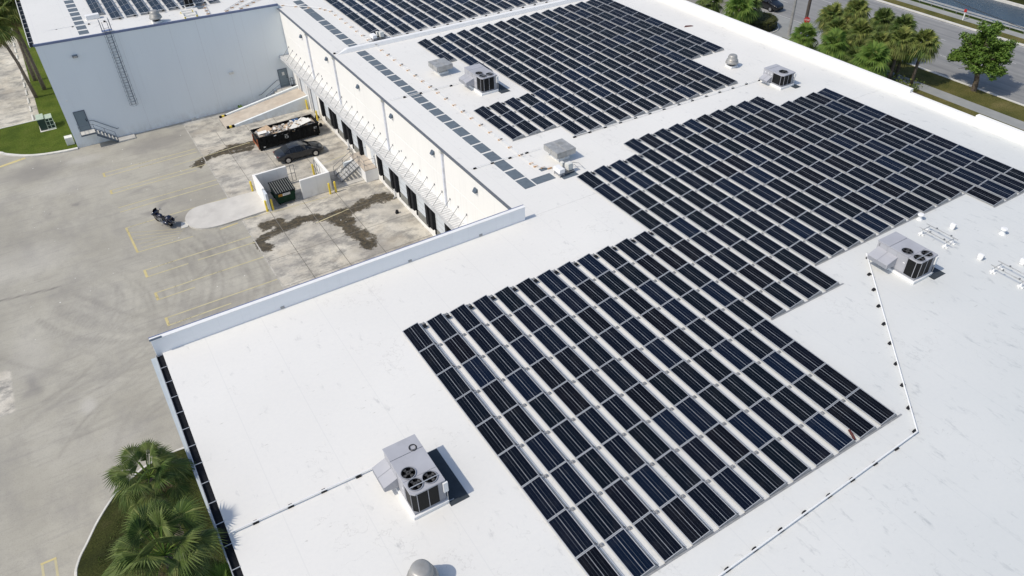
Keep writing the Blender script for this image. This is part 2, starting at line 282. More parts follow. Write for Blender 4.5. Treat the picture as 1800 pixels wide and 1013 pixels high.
# ------------------------------------------------------------------ builders
class MB:
    def __init__(s): s.v = []; s.f = []; s.uv = None
    def add(s, vs, fs):
        o = len(s.v); s.v += [tuple(p) for p in vs]; s.f += [tuple(i + o for i in f) for f in fs]; return s
    def box(s, x0, x1, y0, y1, z0, z1):
        return s.add([(x0, y0, z0), (x1, y0, z0), (x1, y1, z0), (x0, y1, z0), (x0, y0, z1), (x1, y0, z1), (x1, y1, z1), (x0, y1, z1)],
                     [(0, 3, 2, 1), (4, 5, 6, 7), (0, 1, 5, 4), (1, 2, 6, 5), (2, 3, 7, 6), (3, 0, 4, 7)])
    def hexa(s, p): return s.add(p, [(0, 3, 2, 1), (4, 5, 6, 7), (0, 1, 5, 4), (1, 2, 6, 5), (2, 3, 7, 6), (3, 0, 4, 7)])
    def quad(s, a, b, c, d): return s.add([a, b, c, d], [(0, 1, 2, 3)])
    def poly(s, pts): return s.add(pts, [tuple(range(len(pts)))])
    def prism(s, pts, z0, z1):
        n = len(pts); vs = [(x, y, z0) for x, y in pts] + [(x, y, z1) for x, y in pts]
        return s.add(vs, [tuple(range(n))[::-1], tuple(range(n, 2 * n))] + [(i, (i + 1) % n, n + (i + 1) % n, n + i) for i in range(n)])
    def prism_y(s, pts, y0, y1):  # outline in x,z
        n = len(pts); vs = [(x, y0, z) for x, z in pts] + [(x, y1, z) for x, z in pts]
        return s.add(vs, [tuple(range(n)), tuple(range(n, 2 * n))[::-1]] + [((i + 1) % n, i, n + i, n + (i + 1) % n) for i in range(n)])
    def tube(s, pts, r, n=6, r2=None):
        pts = [Vector(p) for p in pts]; rings = []; m = len(pts)
        for i, p in enumerate(pts):
            d = (pts[min(i + 1, m - 1)] - pts[max(i - 1, 0)]).normalized()
            up = Vector((0, 0, 1)) if abs(d.z) < 0.9 else Vector((1, 0, 0))
            a = d.cross(up).normalized(); b = a.cross(d)
            rr = r if r2 is None else r + (r2 - r) * i / (m - 1)
            if isinstance(r, (list, tuple)): rr = r[i]
            rings.append([p + (a * math.cos(2 * PI * k / n) + b * math.sin(2 * PI * k / n)) * rr for k in range(n)])
        o = len(s.v)
        for rg in rings: s.v += [tuple(q) for q in rg]
        for i in range(m - 1):
            for k in range(n): s.f.append((o + i * n + k, o + i * n + (k + 1) % n, o + (i + 1) * n + (k + 1) % n, o + (i + 1) * n + k))
        s.f.append(tuple(o + k for k in range(n))[::-1]); s.f.append(tuple(o + (m - 1) * n + k for k in range(n)))
        return s
    def lathe(s, prof, c=(0, 0, 0), n=24, axis='z'):
        o = len(s.v)
        for r, h in prof:
            for k in range(n):
                a = 2 * PI * k / n; x, y = r * math.cos(a), r * math.sin(a)
                s.v.append((c[0] + x, c[1] + y, c[2] + h) if axis == 'z' else ((c[0] + x, c[1] + h, c[2] + y) if axis == 'y' else (c[0] + h, c[1] + x, c[2] + y)))
        for i in range(len(prof) - 1):
            for k in range(n): s.f.append((o + i * n + k, o + i * n + (k + 1) % n, o + (i + 1) * n + (k + 1) % n, o + (i + 1) * n + k))
        s.f.append(tuple(o + k for k in range(n))[::-1]); s.f.append(tuple(o + (len(prof) - 1) * n + k for k in range(n)))
        return s
    def build(s, name, mat, parent=None, bev=0, smooth=False, sub=0):
        off = Vector((0, 0, 0)); q = parent
        while q: off += q.location; q = q.parent
        me = bpy.data.meshes.new(name); me.from_pydata([tuple(Vector(p) - off) for p in s.v], [], s.f)
        me.materials.append(M[mat] if isinstance(mat, str) else mat)
        if smooth: me.polygons.foreach_set('use_smooth', [True] * len(me.polygons))
        if s.uv:
            l = me.uv_layers.new(name='UVMap')
            for i, uv in enumerate(s.uv): l.data[i].uv = uv
        me.update()
        o = bpy.data.objects.new(name, me); C.objects.link(o); o.parent = parent
        if bev:
            m = o.modifiers.new('bevel', 'BEVEL'); m.width = bev; m.segments = 2; m.limit_method = 'ANGLE'
        if sub:
            m = o.modifiers.new('sub', 'SUBSURF'); m.levels = m.render_levels = sub
        return o
def fixnormals(o):
    bm = bmesh.new(); bm.from_mesh(o.data); bmesh.ops.recalc_face_normals(bm, faces=bm.faces); bm.to_mesh(o.data); bm.free(); return o
def tag(o, label=None, cat=None, group=None, kind=None):
    if label: o['label'] = label
    if cat: o['category'] = cat
    if group: o['group'] = group
    if kind: o['kind'] = kind
    return o
def thing(name, label, cat, loc=(0, 0, 0), group=None):
    o = bpy.data.objects.new(name, None); o.empty_display_size = 0.2; C.objects.link(o); o.location = loc
    return tag(o, label, cat, group)
def copy_tree(o, parent=None):
    c = o.copy(); C.objects.link(c)
    if parent: c.parent = parent
    for ch in kids[o.name] if o.name in kids else []: copy_tree(ch, c)
    return c
kids = {}
def index_kids(root):
    def rec(o):
        kids[o.name] = [x for x in C.objects if x.parent == o]
        for x in kids[o.name]: rec(x)
    rec(root)
ORD = ['', 'first', 'second', 'third', 'fourth', 'fifth', 'sixth', 'seventh', 'eighth', 'ninth', 'tenth', 'eleventh', 'twelfth', 'thirteenth', 'fourteenth', 'fifteenth', 'sixteenth', 'seventeenth', 'eighteenth', 'nineteenth', 'twentieth']
for k in range(1, 10): ORD.append('twenty-' + ORD[k])
ORD += ['thirtieth', 'thirty-first', 'thirty-second']
def text_mb(mb, txt, size, mat4, extrude=0.004):
    cu = bpy.data.curves.new('t', 'FONT'); cu.body = txt; cu.size = size; cu.extrude = extrude; cu.align_x = 'CENTER'; cu.align_y = 'CENTER'; cu.resolution_u = 3
    ob = bpy.data.objects.new('t', cu); C.objects.link(ob)
    dg = bpy.context.evaluated_depsgraph_get(); me = bpy.data.meshes.new_from_object(ob.evaluated_get(dg))
    mb.add([mat4 @ v.co for v in me.vertices], [tuple(p.vertices) for p in me.polygons])
    bpy.data.objects.remove(ob); bpy.data.curves.remove(cu); return mb

# ------------------------------------------------------------------ setting: ground, yard, roads, verges, water
S = lambda name, mb, mat: tag(mb.build(name, mat), kind='structure')
S('ground', MB().quad((-900, -900, G - 0.6), (900, -900, G - 0.6), (900, 1200, G - 0.6), (-900, 1200, G - 0.6)), 'ground')

def rnd2(x, y, s, seed):      # cheap value noise
    rs = np.random.RandomState(seed); T = rs.rand(64, 64); x = x / s; y = y / s
    xi = np.floor(x).astype(int); yi = np.floor(y).astype(int); fx = x - xi; fy = y - yi; fx = fx * fx * (3 - 2 * fx); fy = fy * fy * (3 - 2 * fy)
    a = T[xi % 64, yi % 64]; b = T[(xi + 1) % 64, yi % 64]; c = T[xi % 64, (yi + 1) % 64]; d = T[(xi + 1) % 64, (yi + 1) % 64]
    return (a * (1 - fx) + b * fx) * (1 - fy) + (c * (1 - fx) + d * fx) * fy
def dline(x, y, pts):
    best = np.full(x.shape, 1e9)
    for (ax, ay), (bx, by) in zip(pts[:-1], pts[1:]):
        dx, dy = bx - ax, by - ay; L = dx * dx + dy * dy + 1e-9
        tt = np.clip(((x - ax) * dx + (y - ay) * dy) / L, 0, 1)
        best = np.minimum(best, np.hypot(x - ax - tt * dx, y - ay - tt * dy))
    return best
def arc_pts(pts, n=6):
    out = []
    P_ = [pts[0]] + list(pts) + [pts[-1]]
    for i in range(1, len(P_) - 2):
        p0, p1, p2, p3 = [np.array(q, float) for q in P_[i - 1:i + 3]]
        for k in range(n):
            t = k / n; out.append(tuple(0.5 * ((2 * p1) + (-p0 + p2) * t + (2 * p0 - 5 * p1 + 4 * p2 - p3) * t * t + (-p0 + 3 * p1 - 3 * p2 + p3) * t ** 3)))
    out.append(tuple(pts[-1])); return out
def yard():
    x0, x1, y0, y1, st = -60.0, 11.4, -22.0, 120.0, 0.2
    xs = np.concatenate([np.arange(x0, -24, 1.0), np.arange(-24, x1 + 1e-6, st)]); ys = np.concatenate([np.arange(y0, 2, 0.4), np.arange(2, 57, st), np.arange(57, y1, 1.0)])
    X, Y = np.meshgrid(xs, ys); nx, ny = len(xs), len(ys); n = nx * ny
    V = np.stack([X.ravel(), Y.ravel(), np.full(n, G)], 1)
    i = np.arange(n).reshape(ny, nx); F = np.stack([i[:-1, :-1], i[:-1, 1:], i[1:, 1:], i[1:, :-1]], -1).reshape(-1, 4)
    me = bpy.data.meshes.new('yard_pavement'); me.vertices.add(n); me.vertices.foreach_set('co', V.ravel())
    me.loops.add(F.size); me.loops.foreach_set('vertex_index', F.ravel()); me.polygons.add(len(F))
    me.polygons.foreach_set('loop_start', np.arange(0, F.size, 4)); me.polygons.foreach_set('loop_total', np.full(len(F), 4)); me.update()
    x, y = X.ravel(), Y.ravel()
    wx = x + (rnd2(x, y, 0.9, 1) - .5) * .9; wy = y + (rnd2(x, y, 0.9, 2) - .5) * .9
    stain = np.zeros(n)
    for pts, wd in [([(11.2, 28.65), (10.2, 28.85), (9.0, 29.0), (7.8, 28.8), (6.66, 28.6), (5.1, 28.55), (3.8, 28.95), (2.3, 29.3), (1.2, 29.2), (0.4, 30.2), (-0.1, 30.3)], 0.75),
                    ([(5.2, 28.4), (5.7, 27.1), (5.95, 25.7), (6.0, 24.5), (6.1, 23.3), (6.05, 22.5)], 0.85), ([(1.2, 29.0), (-0.1, 28.75), (-1.0, 28.6), (-1.6, 28.4)], 0.6),
                    ([(-1.5, 28.3), (-1.4, 27.0)], 0.6), ([(3.9, 46.5), (2.5, 46.45), (1.3, 46.85), (-0.1, 46.4), (-1.2, 46.5), (-2.0, 45.9), (-2.7, 45.0)], 0.7), ([(2.5, 45.6), (0.5, 45.9), (-0.8, 45.7)], 0.45)]:
        stain = np.maximum(stain, np.clip(1.15 - dline(wx, wy, pts) / wd * 0.68, 0, 1))
    stain[stain < 0.12] = 0
    tyre = np.zeros(n)
    base = [[(-13.41, 27.12), (-12.92, 25.16), (-12.83, 23.32), (-13.17, 21.41), (-13.58, 20.04)], [(-11.92, 26.13), (-11.72, 24.37), (-11.9, 22.49), (-12.25, 21.22)],
            [(-5.6, 29.9), (-4.97, 28.99), (-4.21, 26.85), (-3.88, 24.29), (-4.0, 22.14), (-4.41, 20.75), (-6, 17)], [(-14.18, 29.86), (-13.48, 28.17), (-13.19, 26.31)],
            [(-17.75, 28.35), (-16.33, 26.06), (-14.95, 23.85), (-13.51, 22.37), (-12.0, 21.37), (-10, 20.8)], [(-19.31, 27.14), (-18.12, 24.86), (-16.73, 22.92), (-14.8, 21.24), (-12.36, 20.05)],
            [(-11, 19.3), (-12.0, 19.62), (-13.9, 20.06), (-16.09, 19.73), (-17.76, 18.77), (-18.87, 17.73), (-20.87, 16.99)], [(-11.78, 16.92), (-13.27, 17.51), (-15.36, 17.58), (-17.44, 17.31), (-19.46, 16.74), (-21.47, 15.15)],
            [(-12.47, 13.57), (-14.12, 12.95), (-16.06, 13.07), (-17.98, 13.05), (-19.77, 13.59), (-21.51, 14.56)], [(-16.87, 21.8), (-15.77, 20.49), (-14.58, 19.9), (-13.38, 19.91)],
            [(-5.88, 30.72), (-6.01, 27.52), (-7.43, 25.89), (-8.81, 25.32)], [(-12.86, 15.23), (-14.46, 13.83), (-15.65, 12.01), (-16.31, 10.3)], [(-15.66, 15.64), (-17.2, 14.61), (-18.43, 13.18), (-19.2, 12.03)],
            [(-9.5, 30.5), (-8.6, 27), (-8.8, 24), (-10.5, 20.5)], [(-8.2, 30.5), (-7.4, 27), (-7.7, 24), (-9.4, 20.0)]]
    rs = random.Random(4)
    for bpts in base:
        for off in (0.0, 0.32, 1.75, 2.1) if len(bpts) > 3 else (0.0, 0.3):
            j = rs.uniform(-.1, .1); pts = arc_pts([(px + off * 0.75 + j, py + off * 0.45 + j) for px, py in bpts], 4)
            tyre = np.maximum(tyre, np.clip(1 - dline(x, y, pts) / 0.22, 0, 1) * rs.uniform(0.35, 0.85))
    # the wide sweep of turning lorries: many faint concentric tracks
    for k in range(16):
        cx, cy, r = -19.5, 27.5, 6.0 + k * 0.72 + rs.uniform(-.2, .2); a0 = rs.uniform(-1.5, -1.0); a1 = rs.uniform(-0.1, 0.5)
        pts = [(cx + r * math.cos(a0 + (a1 - a0) * q / 12), cy + r * math.sin(a0 + (a1 - a0) * q / 12)) for q in range(13)]
        tyre = np.maximum(tyre, np.clip(1 - dline(x, y, pts) / 0.17, 0, 1) * rs.uniform(0.25, 0.7))
    for k in range(12):
        cx, cy, r = -2.0, 38.0, 12.5 + k * 1.05 + rs.uniform(-.25, .25); a0 = rs.uniform(-2.6, -2.3); a1 = rs.uniform(-2.1, -1.75)
        pts = [(cx + r * math.cos(a0 + (a1 - a0) * q / 10), cy + r * math.sin(a0 + (a1 - a0) * q / 10)) for q in range(11)]
        tyre = np.maximum(tyre, np.clip(1 - dline(x, y, pts) / 0.24, 0, 1) * rs.uniform(0.2, 0.5))
    tyre *= 0.55 * np.clip(rnd2(x, y, 2.5, 9) * 1.6 + 0.15, 0, 1) * (x < -1.9)
    tyre = np.maximum(tyre, np.clip(1 - dline(x, y, [(-60, 31.6), (-21.4, 31.6), (-17.3, 30.95)]) / 0.16, 0, 1) * 0.9)
    conc = ((x > -1.95) & (y > 4)) | ((x < -15.2) & (y > 65.7)) | ((x > -22.3) & (x < -21.4) & (y > 17.7) & (y < 22.6))
    conc = conc.astype(float)
    dark = np.zeros(n)
    for cx, cy, rx, ry, s in [(-17, 53, 3.6, 2.4, .8), (-5, 52.5, 5, 2.2, .8), (-6.5, 34.8, 3.0, 1.9, .7), (-8.7, 38.5, .9, .5, .9), (-7.6, 38.9, .5, .4, .8), (-14.2, 44.2, .55, .35, .9), (-16.8, 43.5, .25, .2, .7), (-16.5, 30.0, 1.9, 1.2, .35),
                              (-8.5, 43.2, 1.5, .5, .5), (6.3, 21.6, 2.3, 1.7, .85), (3.0, 25.2, 2.1, 1.1, .55), (5.2, 33.8, 2.0, .8, .55), (9.9, 40.3, 1.1, .5, .7), (1.7, 30.9, .55, .35, .7), (2.6, 27.1, .3, .25, .7), (4.8, 50.3, 3.5, 0.5, .6), (-19, 61.5, 2, 1, .0), (-7, 21.5, 3.2, 1.6, .5), (-20, 20, .6, 1.6, .8), (8.5, 34.3, 1.3, 1.4, .35), (-10.5, 17.5, 2, 2, .4), (-13.5, 31.5, 6, 1.6, .22), (-18, 39, 6, 2, .12), (-17, 76, 3, 2.5, .45), (-20, 84, 4, 2, .4)]:
        d = np.hypot((wx - cx) / rx, (wy - cy) / ry); dark = np.maximum(dark, np.clip(1.5 - 1.3 * d, 0, 1) * s)
    light = np.zeros(n)
    for cx, cy, rx, ry, s in [(-12.3, 53, 1.8, 1.4, .6), (-13.5, 48.5, 4.5, 2.2, .35), (-19.5, 36.5, 4, 3, .35), (-20, 23, 1.6, 3.0, .35), (-17.2, 15.6, .8, .9, .8), (0.5, 40, 3, 2.5, .35), (2, 43, 2, 1, .3), (9.5, 26.5, 1.8, 3.3, .45), (8.4, 23.4, 1.5, 1.2, .4), (-1, 22.5, 1, 2.4, .25), (3.4, 27.0, 1.7, .9, .35), (-16.5, 11.5, 3.0, 1.2, .3), (6.4, 22.3, .9, .5, .5), (-20, 68.5, 4, 2, .3)]:
        d = np.hypot((wx - cx) / rx, (wy - cy) / ry); light = np.maximum(light, np.clip(1.5 - 1.3 * d, 0, 1) * s)
    for nm, ch in (('marks', (stain, tyre, conc)), ('tone', (dark, light, conc * 0))):
        a = me.color_attributes.new(nm, 'FLOAT_COLOR', 'POINT'); a.data.foreach_set('color', np.stack([*ch, np.ones(n)], 1).astype(np.float32).ravel())
    me.materials.append(M['yard']); o = bpy.data.objects.new('yard_pavement', me); C.objects.link(o); tag(o, kind='structure')
yard()
Z1 = G + 0.004; Z2 = G + 0.008
def strip(mb, x0, y0, x1, y1, wd, z=Z1):
    d = Vector((x1 - x0, y1 - y0, 0)); n = Vector((-d.y, d.x, 0)).normalized() * wd / 2
    return mb.quad((x0 - n.x, y0 - n.y, z), (x1 - n.x, y1 - n.y, z), (x1 + n.x, y1 + n.y, z), (x0 + n.x, y0 + n.y, z))
j = MB()
for X in (0.63, 3.75, 6.87): strip(j, X, 5, X, 32.5, 0.05); strip(j, X, 36.9, X, 51.3, 0.04)
for Y in (20.8, 24.9, 28.6): strip(j, -1.9, Y, 11.2, Y + (0.0 if Y < 28 else 0.1), 0.045)
for Y in (40.3, 43.9, 48.0): strip(j, -1.9, Y, 11.2, Y, 0.03)
strip(j, 6.9, 32.6, 11.2, 32.1, 0.07)
S('slab_joints', j, 'joint')
j = MB(); strip(j, -1.95, 4, -1.95, 56, 0.10); S('slab_edge_line', j, 'joint_pale')
# painted bay lines
L = MB(); w_ = 0.13
def frame(y_hi, y_lo, x0, xe1, xe2): strip(L, x0, y_hi, xe1, y_hi, w_); strip(L, x0, y_lo, xe2, y_lo, w_); 
for (yh, yl, xs_, a_, b_) in [(48.75, 47.95, -11.2, -2.2, -2.2), (44.75, 44.05, -11.15, -2.1, -3.2), (41.0, 40.1, -11.05, -2.0, -2.0), (29.4, 28.35, -10.9, -1.98, -7.6), (25.75, 24.75, -10.75, -2.0, -7.9), (22.1, 21.1, -10.7, -2.0, -6.0)]:
    frame(yh, yl, xs_, a_, b_)
strip(L, -11.05, 37, -2.1, 37, w_)
strip(L, -6.8, 28.4, -2.0, 28.3, w_); strip(L, -10.85, 32.45, -6.3, 32.25, w_)
for k in range(5): strip(L, -10.9 + k * .1, 36.0 - k * .75, -6.6 - .25 * k, 33.9 - k * .28, 0.06, Z2)
strip(L, -1.7, 32.35, 6.0, 31.85, 0.10)
strip(L, -4.9, 46.3, 3, 46.9, 0.1); strip(L, 3.5, 28.2, 6.8, 28.75, 0.12); strip(L, 6.3, 37.9, 10.7, 38.6, .1)
strip(L, -20.96, 4.29, -20.96, 1, w_); strip(L, -20.3, 4.29, -20.3, 1, w_)
S('faded_bay_lines', L, 'line_yellow')
L = MB()
for (yh, yl, xs_) in [(48.75, 47.95, -11.2), (44.75, 44.05, -11.15), (29.4, 28.35, -10.9), (25.75, 24.75, -10.75), (22.1, 21.1, -10.7)]: strip(L, xs_, yl - w_ / 2, xs_, yh + w_ / 2, 0.2, Z2)
strip(L, -11.05, 37.0, -10.88, 32.4, 0.18, Z2); strip(L, -21.03, 4.29, -20.24, 4.26, 0.14, Z2)
strip(L, -4.0, 32.0, -2.4, 32.15, 0.16, Z2); strip(L, -26, 54.6, -17.6, 56.9, 0.42, Z2)
S('bright_yellow_lines', L, 'line_bright')

# lawns and kerbs
curve = arc_pts([(-40, 66.5), (-26, 63.5), (-22, 61.3), (-19.75, 59.75), (-19.13, 58.9), (-17.52, 57.45), (-15.87, 56.63), (-13.81, 56.15), (-12.62, 56.02)], 5)
lawn = [(x, y) for x, y in curve if y < 65.6] + [(-12.62, 119), (-15.3, 119), (-15.3, 65.8), (-24.5, 65.8)]
lawn = [(x, y) for x, y in lawn if x > -27]
S('lawn', MB().prism([(x, y) for x, y in lawn][::1], G - 0.02, G + 0.10), 'grass')
kb = MB(); cc = [(x, y) for x, y in curve if x > -27]
for (ax, ay), (bx, by) in zip(cc[:-1], cc[1:]):
    d = Vector((bx - ax, by - ay)).normalized(); nn = Vector((d.y, -d.x)) * 0.32
    kb.hexa([(ax, ay, G - .02), (bx, by, G - .02), (bx + nn.x, by + nn.y, G - .02), (ax + nn.x, ay + nn.y, G - .02), (ax, ay, G + .15), (bx, by, G + .15), (bx + nn.x, by + nn.y, G + .13), (ax + nn.x, ay + nn.y, G + .13)][:4][::-1] + [(ax + nn.x, ay + nn.y, G + .13), (bx + nn.x, by + nn.y, G + .13), (bx, by, G + .15), (ax, ay, G + .15)])
kb.box(-26, -15.4, 65.8, 65.98, G, G + .14)
S('lawn_kerb', kb, 'kerb')
curve2 = arc_pts([(-15.0, 8.0), (-16.6, 7.0), (-17.8, 5.6), (-18.6, 4.3), (-19.22, 3.23), (-19.45, 2.0), (-19.4, -2), (-18.6, -8), (-18, -30)], 5)
S('near_lawn', MB().prism(curve2 + [(-11.4, -30), (-11.4, 8.0), (-12.4, 8.25), (-13.8, 8.3)], G - .02, G + .12), 'grass_dark')
kb = MB(); cc = arc_pts([(-11.4, 8.0), (-12.4, 8.25), (-13.8, 8.3), (-15.0, 8.0)], 4)[:-1] + curve2
for (ax, ay), (bx, by) in zip(cc[:-1], cc[1:]):
    kb.tube([(ax, ay, G + .06), (bx, by, G + .06)], 0.105, 6)
S('near_lawn_kerb', kb, 'kerb')
# traffic island in front of the bin store
isl = arc_pts([(0.62, 36.5), (-2.2, 36.65), (-4.6, 36.8), (-5.6, 36.45), (-6.2, 35.5), (-6.3, 34.6), (-6.0, 33.5), (-5.1, 32.75), (-3.76, 32.45), (-1.5, 32.5), (0.62, 32.55)], 4)
S('traffic_island', MB().prism(isl, G - .02, G + .15), simple('island_concrete', (0.56, 0.54, 0.50), 0.85, 0, 0.08, 1.0, 0.2, dirt=((0.42, 0.40, 0.37), 0.5)))
S('island_kerb_stone', MB().prism([(-6.9, 34.0), (-6.3, 34.0), (-6.1, 34.9), (-6.7, 35.0)], G - .02, G + .06), 'kerb')

# street side
S('front_verge', MB().box(47.05, 70.4, -60, 36, G - .65, G + .02), 'grass_dry')
S('planting_bed', MB().box(47.06, 69.5, 14.5, 90, G - .1, G + .04), simple('mulch', (0.09, 0.07, 0.055), 0.95, 0, 0.4, 3))
S('front_path', MB().box(70.4, 72.2, -80, 34, G - .65, G + .03), 'walk')
S('near_verge', MB().box(72.2, 75.7, -80, 31, G - .65, G + .02), 'grass_dry')
S('near_kerb', MB().box(75.7, 76.05, -80, 31, G - .65, G + .07), 'kerb')
S('driveway', MB().box(69.5, 76.1, 31, 47, G - .65, G + .01), 'walk')
S('road', MB().box(76.0, 92.0, -200, 300, G - .65, G + .004), 'road')
S('far_kerb', MB().box(92.0, 92.4, -200, 300, G - .65, G + .12), 'kerb')
S('far_verge', MB().box(92.4, 94.3, -200, 300, G - .65, G + .03), 'grass_dry')
S('far_path', MB().box(94.3, 95.8, -200, 300, G - .65, G + .035), 'walk')
S('canal_bank', MB().prism_y([(95.8, G - 1), (95.8, G + .03), (97.3, G + .0), (99.5, G - 1.0), (99.5, G - 1.5)], -200, 300), 'grass')
S('canal_water', MB().quad((97.0, -200, G - .25), (106.2, -200, G - .25), (106.2, 300, G - .25), (97.0, 300, G - .25)), 'water')
S('canal_wall', MB().box(106.0, 106.4, -200, 300, G - 1, G + .05), 'kerb')
S('far_bank', MB().box(106.4, 300, -200, 300, G - 1, G + .02), 'grass_dark')
L = MB()
for Y in range(-40, 80, 9): L.box(86.0, 86.12, Y, Y + 3, G + .008, G + .009); L.box(81.2, 81.32, Y + 4, Y + 7, G + .008, G + .009)
L.box(76.3, 76.42, 30, 60, G + .008, G + .009); L.box(91.5, 91.6, -80, 100, G + .008, G + .009)
S('lane_lines', L, 'line_white')
# ------------------------------------------------------------------ main warehouse
W1 = thing('warehouse', 'long white warehouse with a wide flat white roof, solar arrays and loading docks', 'building', (11.3, 5.6, G))
DX = 11.3
foot = [(DX, 5.6), (DX, 130), (46.95, 130), (46.95, -70), (-11.3, -70), (-11.3, 5.6)]
wl = MB().prism(foot[::-1], G - .05, -0.012); fixnormals(wl.build('wall', 'wall', W1))
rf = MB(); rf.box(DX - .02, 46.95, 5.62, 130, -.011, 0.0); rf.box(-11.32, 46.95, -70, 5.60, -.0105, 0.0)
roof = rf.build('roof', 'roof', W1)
# parapet between the roof and the yard
pp = MB().box(-11.62, DX + .02, 5.52, 5.78, -.30, 0.95); pp.build('parapet', 'parapet', W1, bev=.012)
cp = MB().box(-11.66, DX + .06, 5.50, 5.76, 0.95, 1.0).build('parapet_cap', 'white', W1, bev=.01)
MB().box(-11.67, DX + .07, 5.762, 5.83, 0.90, 1.003).build('cap_flashing', 'blue_trim', W1)
MB().box(-11.67, -11.05, 5.46, 5.60, 1.004, 1.03).build('corner_cap', 'steel_blue', W1)
for X in (-4.9, 3.0, 7.9): MB().box(X, X + .22, 5.49, 5.519, .04, .17).build('scupper', 'alu_dull', W1)
# street parapet with its steps
pr = MB(); pr.box(46.55, 46.95, 3.2, 130, -.1, .78); pr.box(46.50, 46.90, -2.4, 3.199, -.1, .50); pr.box(46.52, 46.93, -70, -2.401, -.1, .80)
pr.build('street_parapet', 'wall', W1, bev=.02)
# gutter along the dock edge and along the left edge
gt = MB().box(DX - .24, DX - .001, 5.85, 56.0, .001, .03).build('dock_gutter', 'steel', W1)
gl = MB(); gl.box(-11.62, -11.32, -70, 5.5, -.16, -.14); gl.box(-11.65, -11.62, -70, 5.5, -.16, -.02); gl.build('gutter', 'black', W1)
MB().box(-11.69, -11.651, -70, 5.5, -.15, -.01).build('gutter_lip', 'alu', W1)
for k in range(26): MB().box(-11.67, -11.30, 4.3 - k * 1.22, 4.34 - k * 1.22, .004, .014).build('gutter_strap', 'alu', W1)
MB().prism([(-11.695, -8.5), (-11.695, 5.49), (-11.95, 5.49), (-11.72, -8.5)], -.26, -.12).build('ledge', simple('ledge_grey', (.42, .47, .50), .5, 0, .05, 2), W1)
# expansion curb across the roof
cu = MB(); cu.add([(11.5, 39.3, 0), (12.7, 39.25, 0), (12.7, 39.95, 0), (11.5, 39.4, 0), (11.6, 39.33, .02), (12.7, 39.4, .34), (12.7, 39.8, .34), (11.6, 39.37, .02)], [(0, 3, 2, 1), (4, 5, 6, 7), (0, 1, 5, 4), (1, 2, 6, 5), (2, 3, 7, 6), (3, 0, 4, 7)])
cu.add([(12.7, 39.25, 0), (46.5, 38.35, 0), (46.5, 39.05, 0), (12.7, 39.95, 0), (12.7, 39.4, .34), (46.5, 38.5, .34), (46.5, 38.9, .34), (12.7, 39.8, .34)], [(0, 3, 2, 1), (4, 5, 6, 7), (0, 1, 5, 4), (1, 2, 6, 5), (2, 3, 7, 6), (3, 0, 4, 7)])
cu.build('roof_curb', 'white', roof, bev=.03)
# walkway pads: sub-parts of the roof
def pad(x0, x1, y0, y1, par=roof, z=.001):
    MB().box(x0, x1, y0, y1, z, z + .012).build('walkway_pad', 'pad', par)
ys = [57.3, 55.6, 53.9, 52.4, 50.95, 49.25, 47.65, 46.1, 44.4, 42.7]
for a in ys: pad(13.36, 14.26, a - 1.42, a)
pad(13.36, 14.26, 40.55, 41.1); pad(13.36, 14.26, 40.02, 40.42)
for a in (38.9, 37.5, 36.1, 34.75, 33.35, 31.88, 30.47, 29.04): pad(13.38, 14.28, a - 1.22, a)
pad(13.38, 14.28, 27.08, 27.68); pad(13.38, 14.28, 26.48, 26.97)
for a, b in ((26.36, 25.15), (24.94, 23.72), (23.52, 22.35), (22.15, 20.98), (20.78, 19.6), (19.42, 18.02), (17.83, 16.4), (16.21, 14.85), (14.65, 13.28), (13.1, 11.66), (11.46, 10.2), (10.04, 8.72)): pad(13.36, 14.25, b, a)
pad(14.36, 15.94, 8.78, 9.62); pad(16.3, 17.55, 8.3, 8.95); pad(15.6, 16.2, 10.1, 10.5); pad(15.5, 16.15, 40.55, 41.0)

# dock wall: doors, seals, levellers
def dock(y1):
    y0 = y1 - 2.35
    d = MB().box(DX - .03, DX + .1, y0, y1, -8.62, -5.9)
    d = d.build('dock_door', 'door_pale', W1)
    rb = MB()
    for k in range(1, 5): rb.box(DX - .045, DX - .031, y0, y1, -8.62 + k * .54, -8.60 + k * .54)
    rb.build('panel_seam', 'alu_dull', d)
    for a, b in ((y1, y1 + .46), (y0 - .46, y0)):
        MB().box(DX - .36, DX - .001, a + .005, b - .005, -8.68, -5.8).build('dock_seal', 'rubber', d, bev=.03)
    MB().box(DX - .46, DX - .001, y0 - .46, y1 + .46, -5.79, -5.4).build('head_seal', 'black', d, bev=.03)
    lv = MB().box(DX - .12, DX - .001, y0 + .18, y1 - .18, -9.28, -8.64)
    lv.build('dock_leveller', simple_once('leveller_grey', (0.20, 0.20, 0.185)), d)
    for a in (y1 - .14, y0 - .06): MB().box(DX - .16, DX - .001, a, a + .2, -9.15, -8.69).build('dock_bumper', 'rubber', d)
_once = {}
def simple_once(n, c, r=.6):
    if n not in _once: _once[n] = simple(n, c, r, 0, .15, 3)
    return _once[n]
for y1 in (45.66, 42.05, 37.96, 30.48, 26.85, 23.25, 19.63, 15.5): dock(y1)
for y1, y0 in ((35.35, 34.45), (33.2, 32.3)):
    d = MB().box(DX - .035, DX + .05, y0, y1, -8.6, -6.45).build('door', 'door_pale', W1)
    MB().box(DX - .09, DX - .036, y0 + .08, y0 + .16, -7.6, -7.5).build('handle', 'steel', d)
    MB().box(DX - .038, DX - .0355, y1 + .001, y1 + .06, -8.6, -6.4).build('frame', 'offwhite', d)
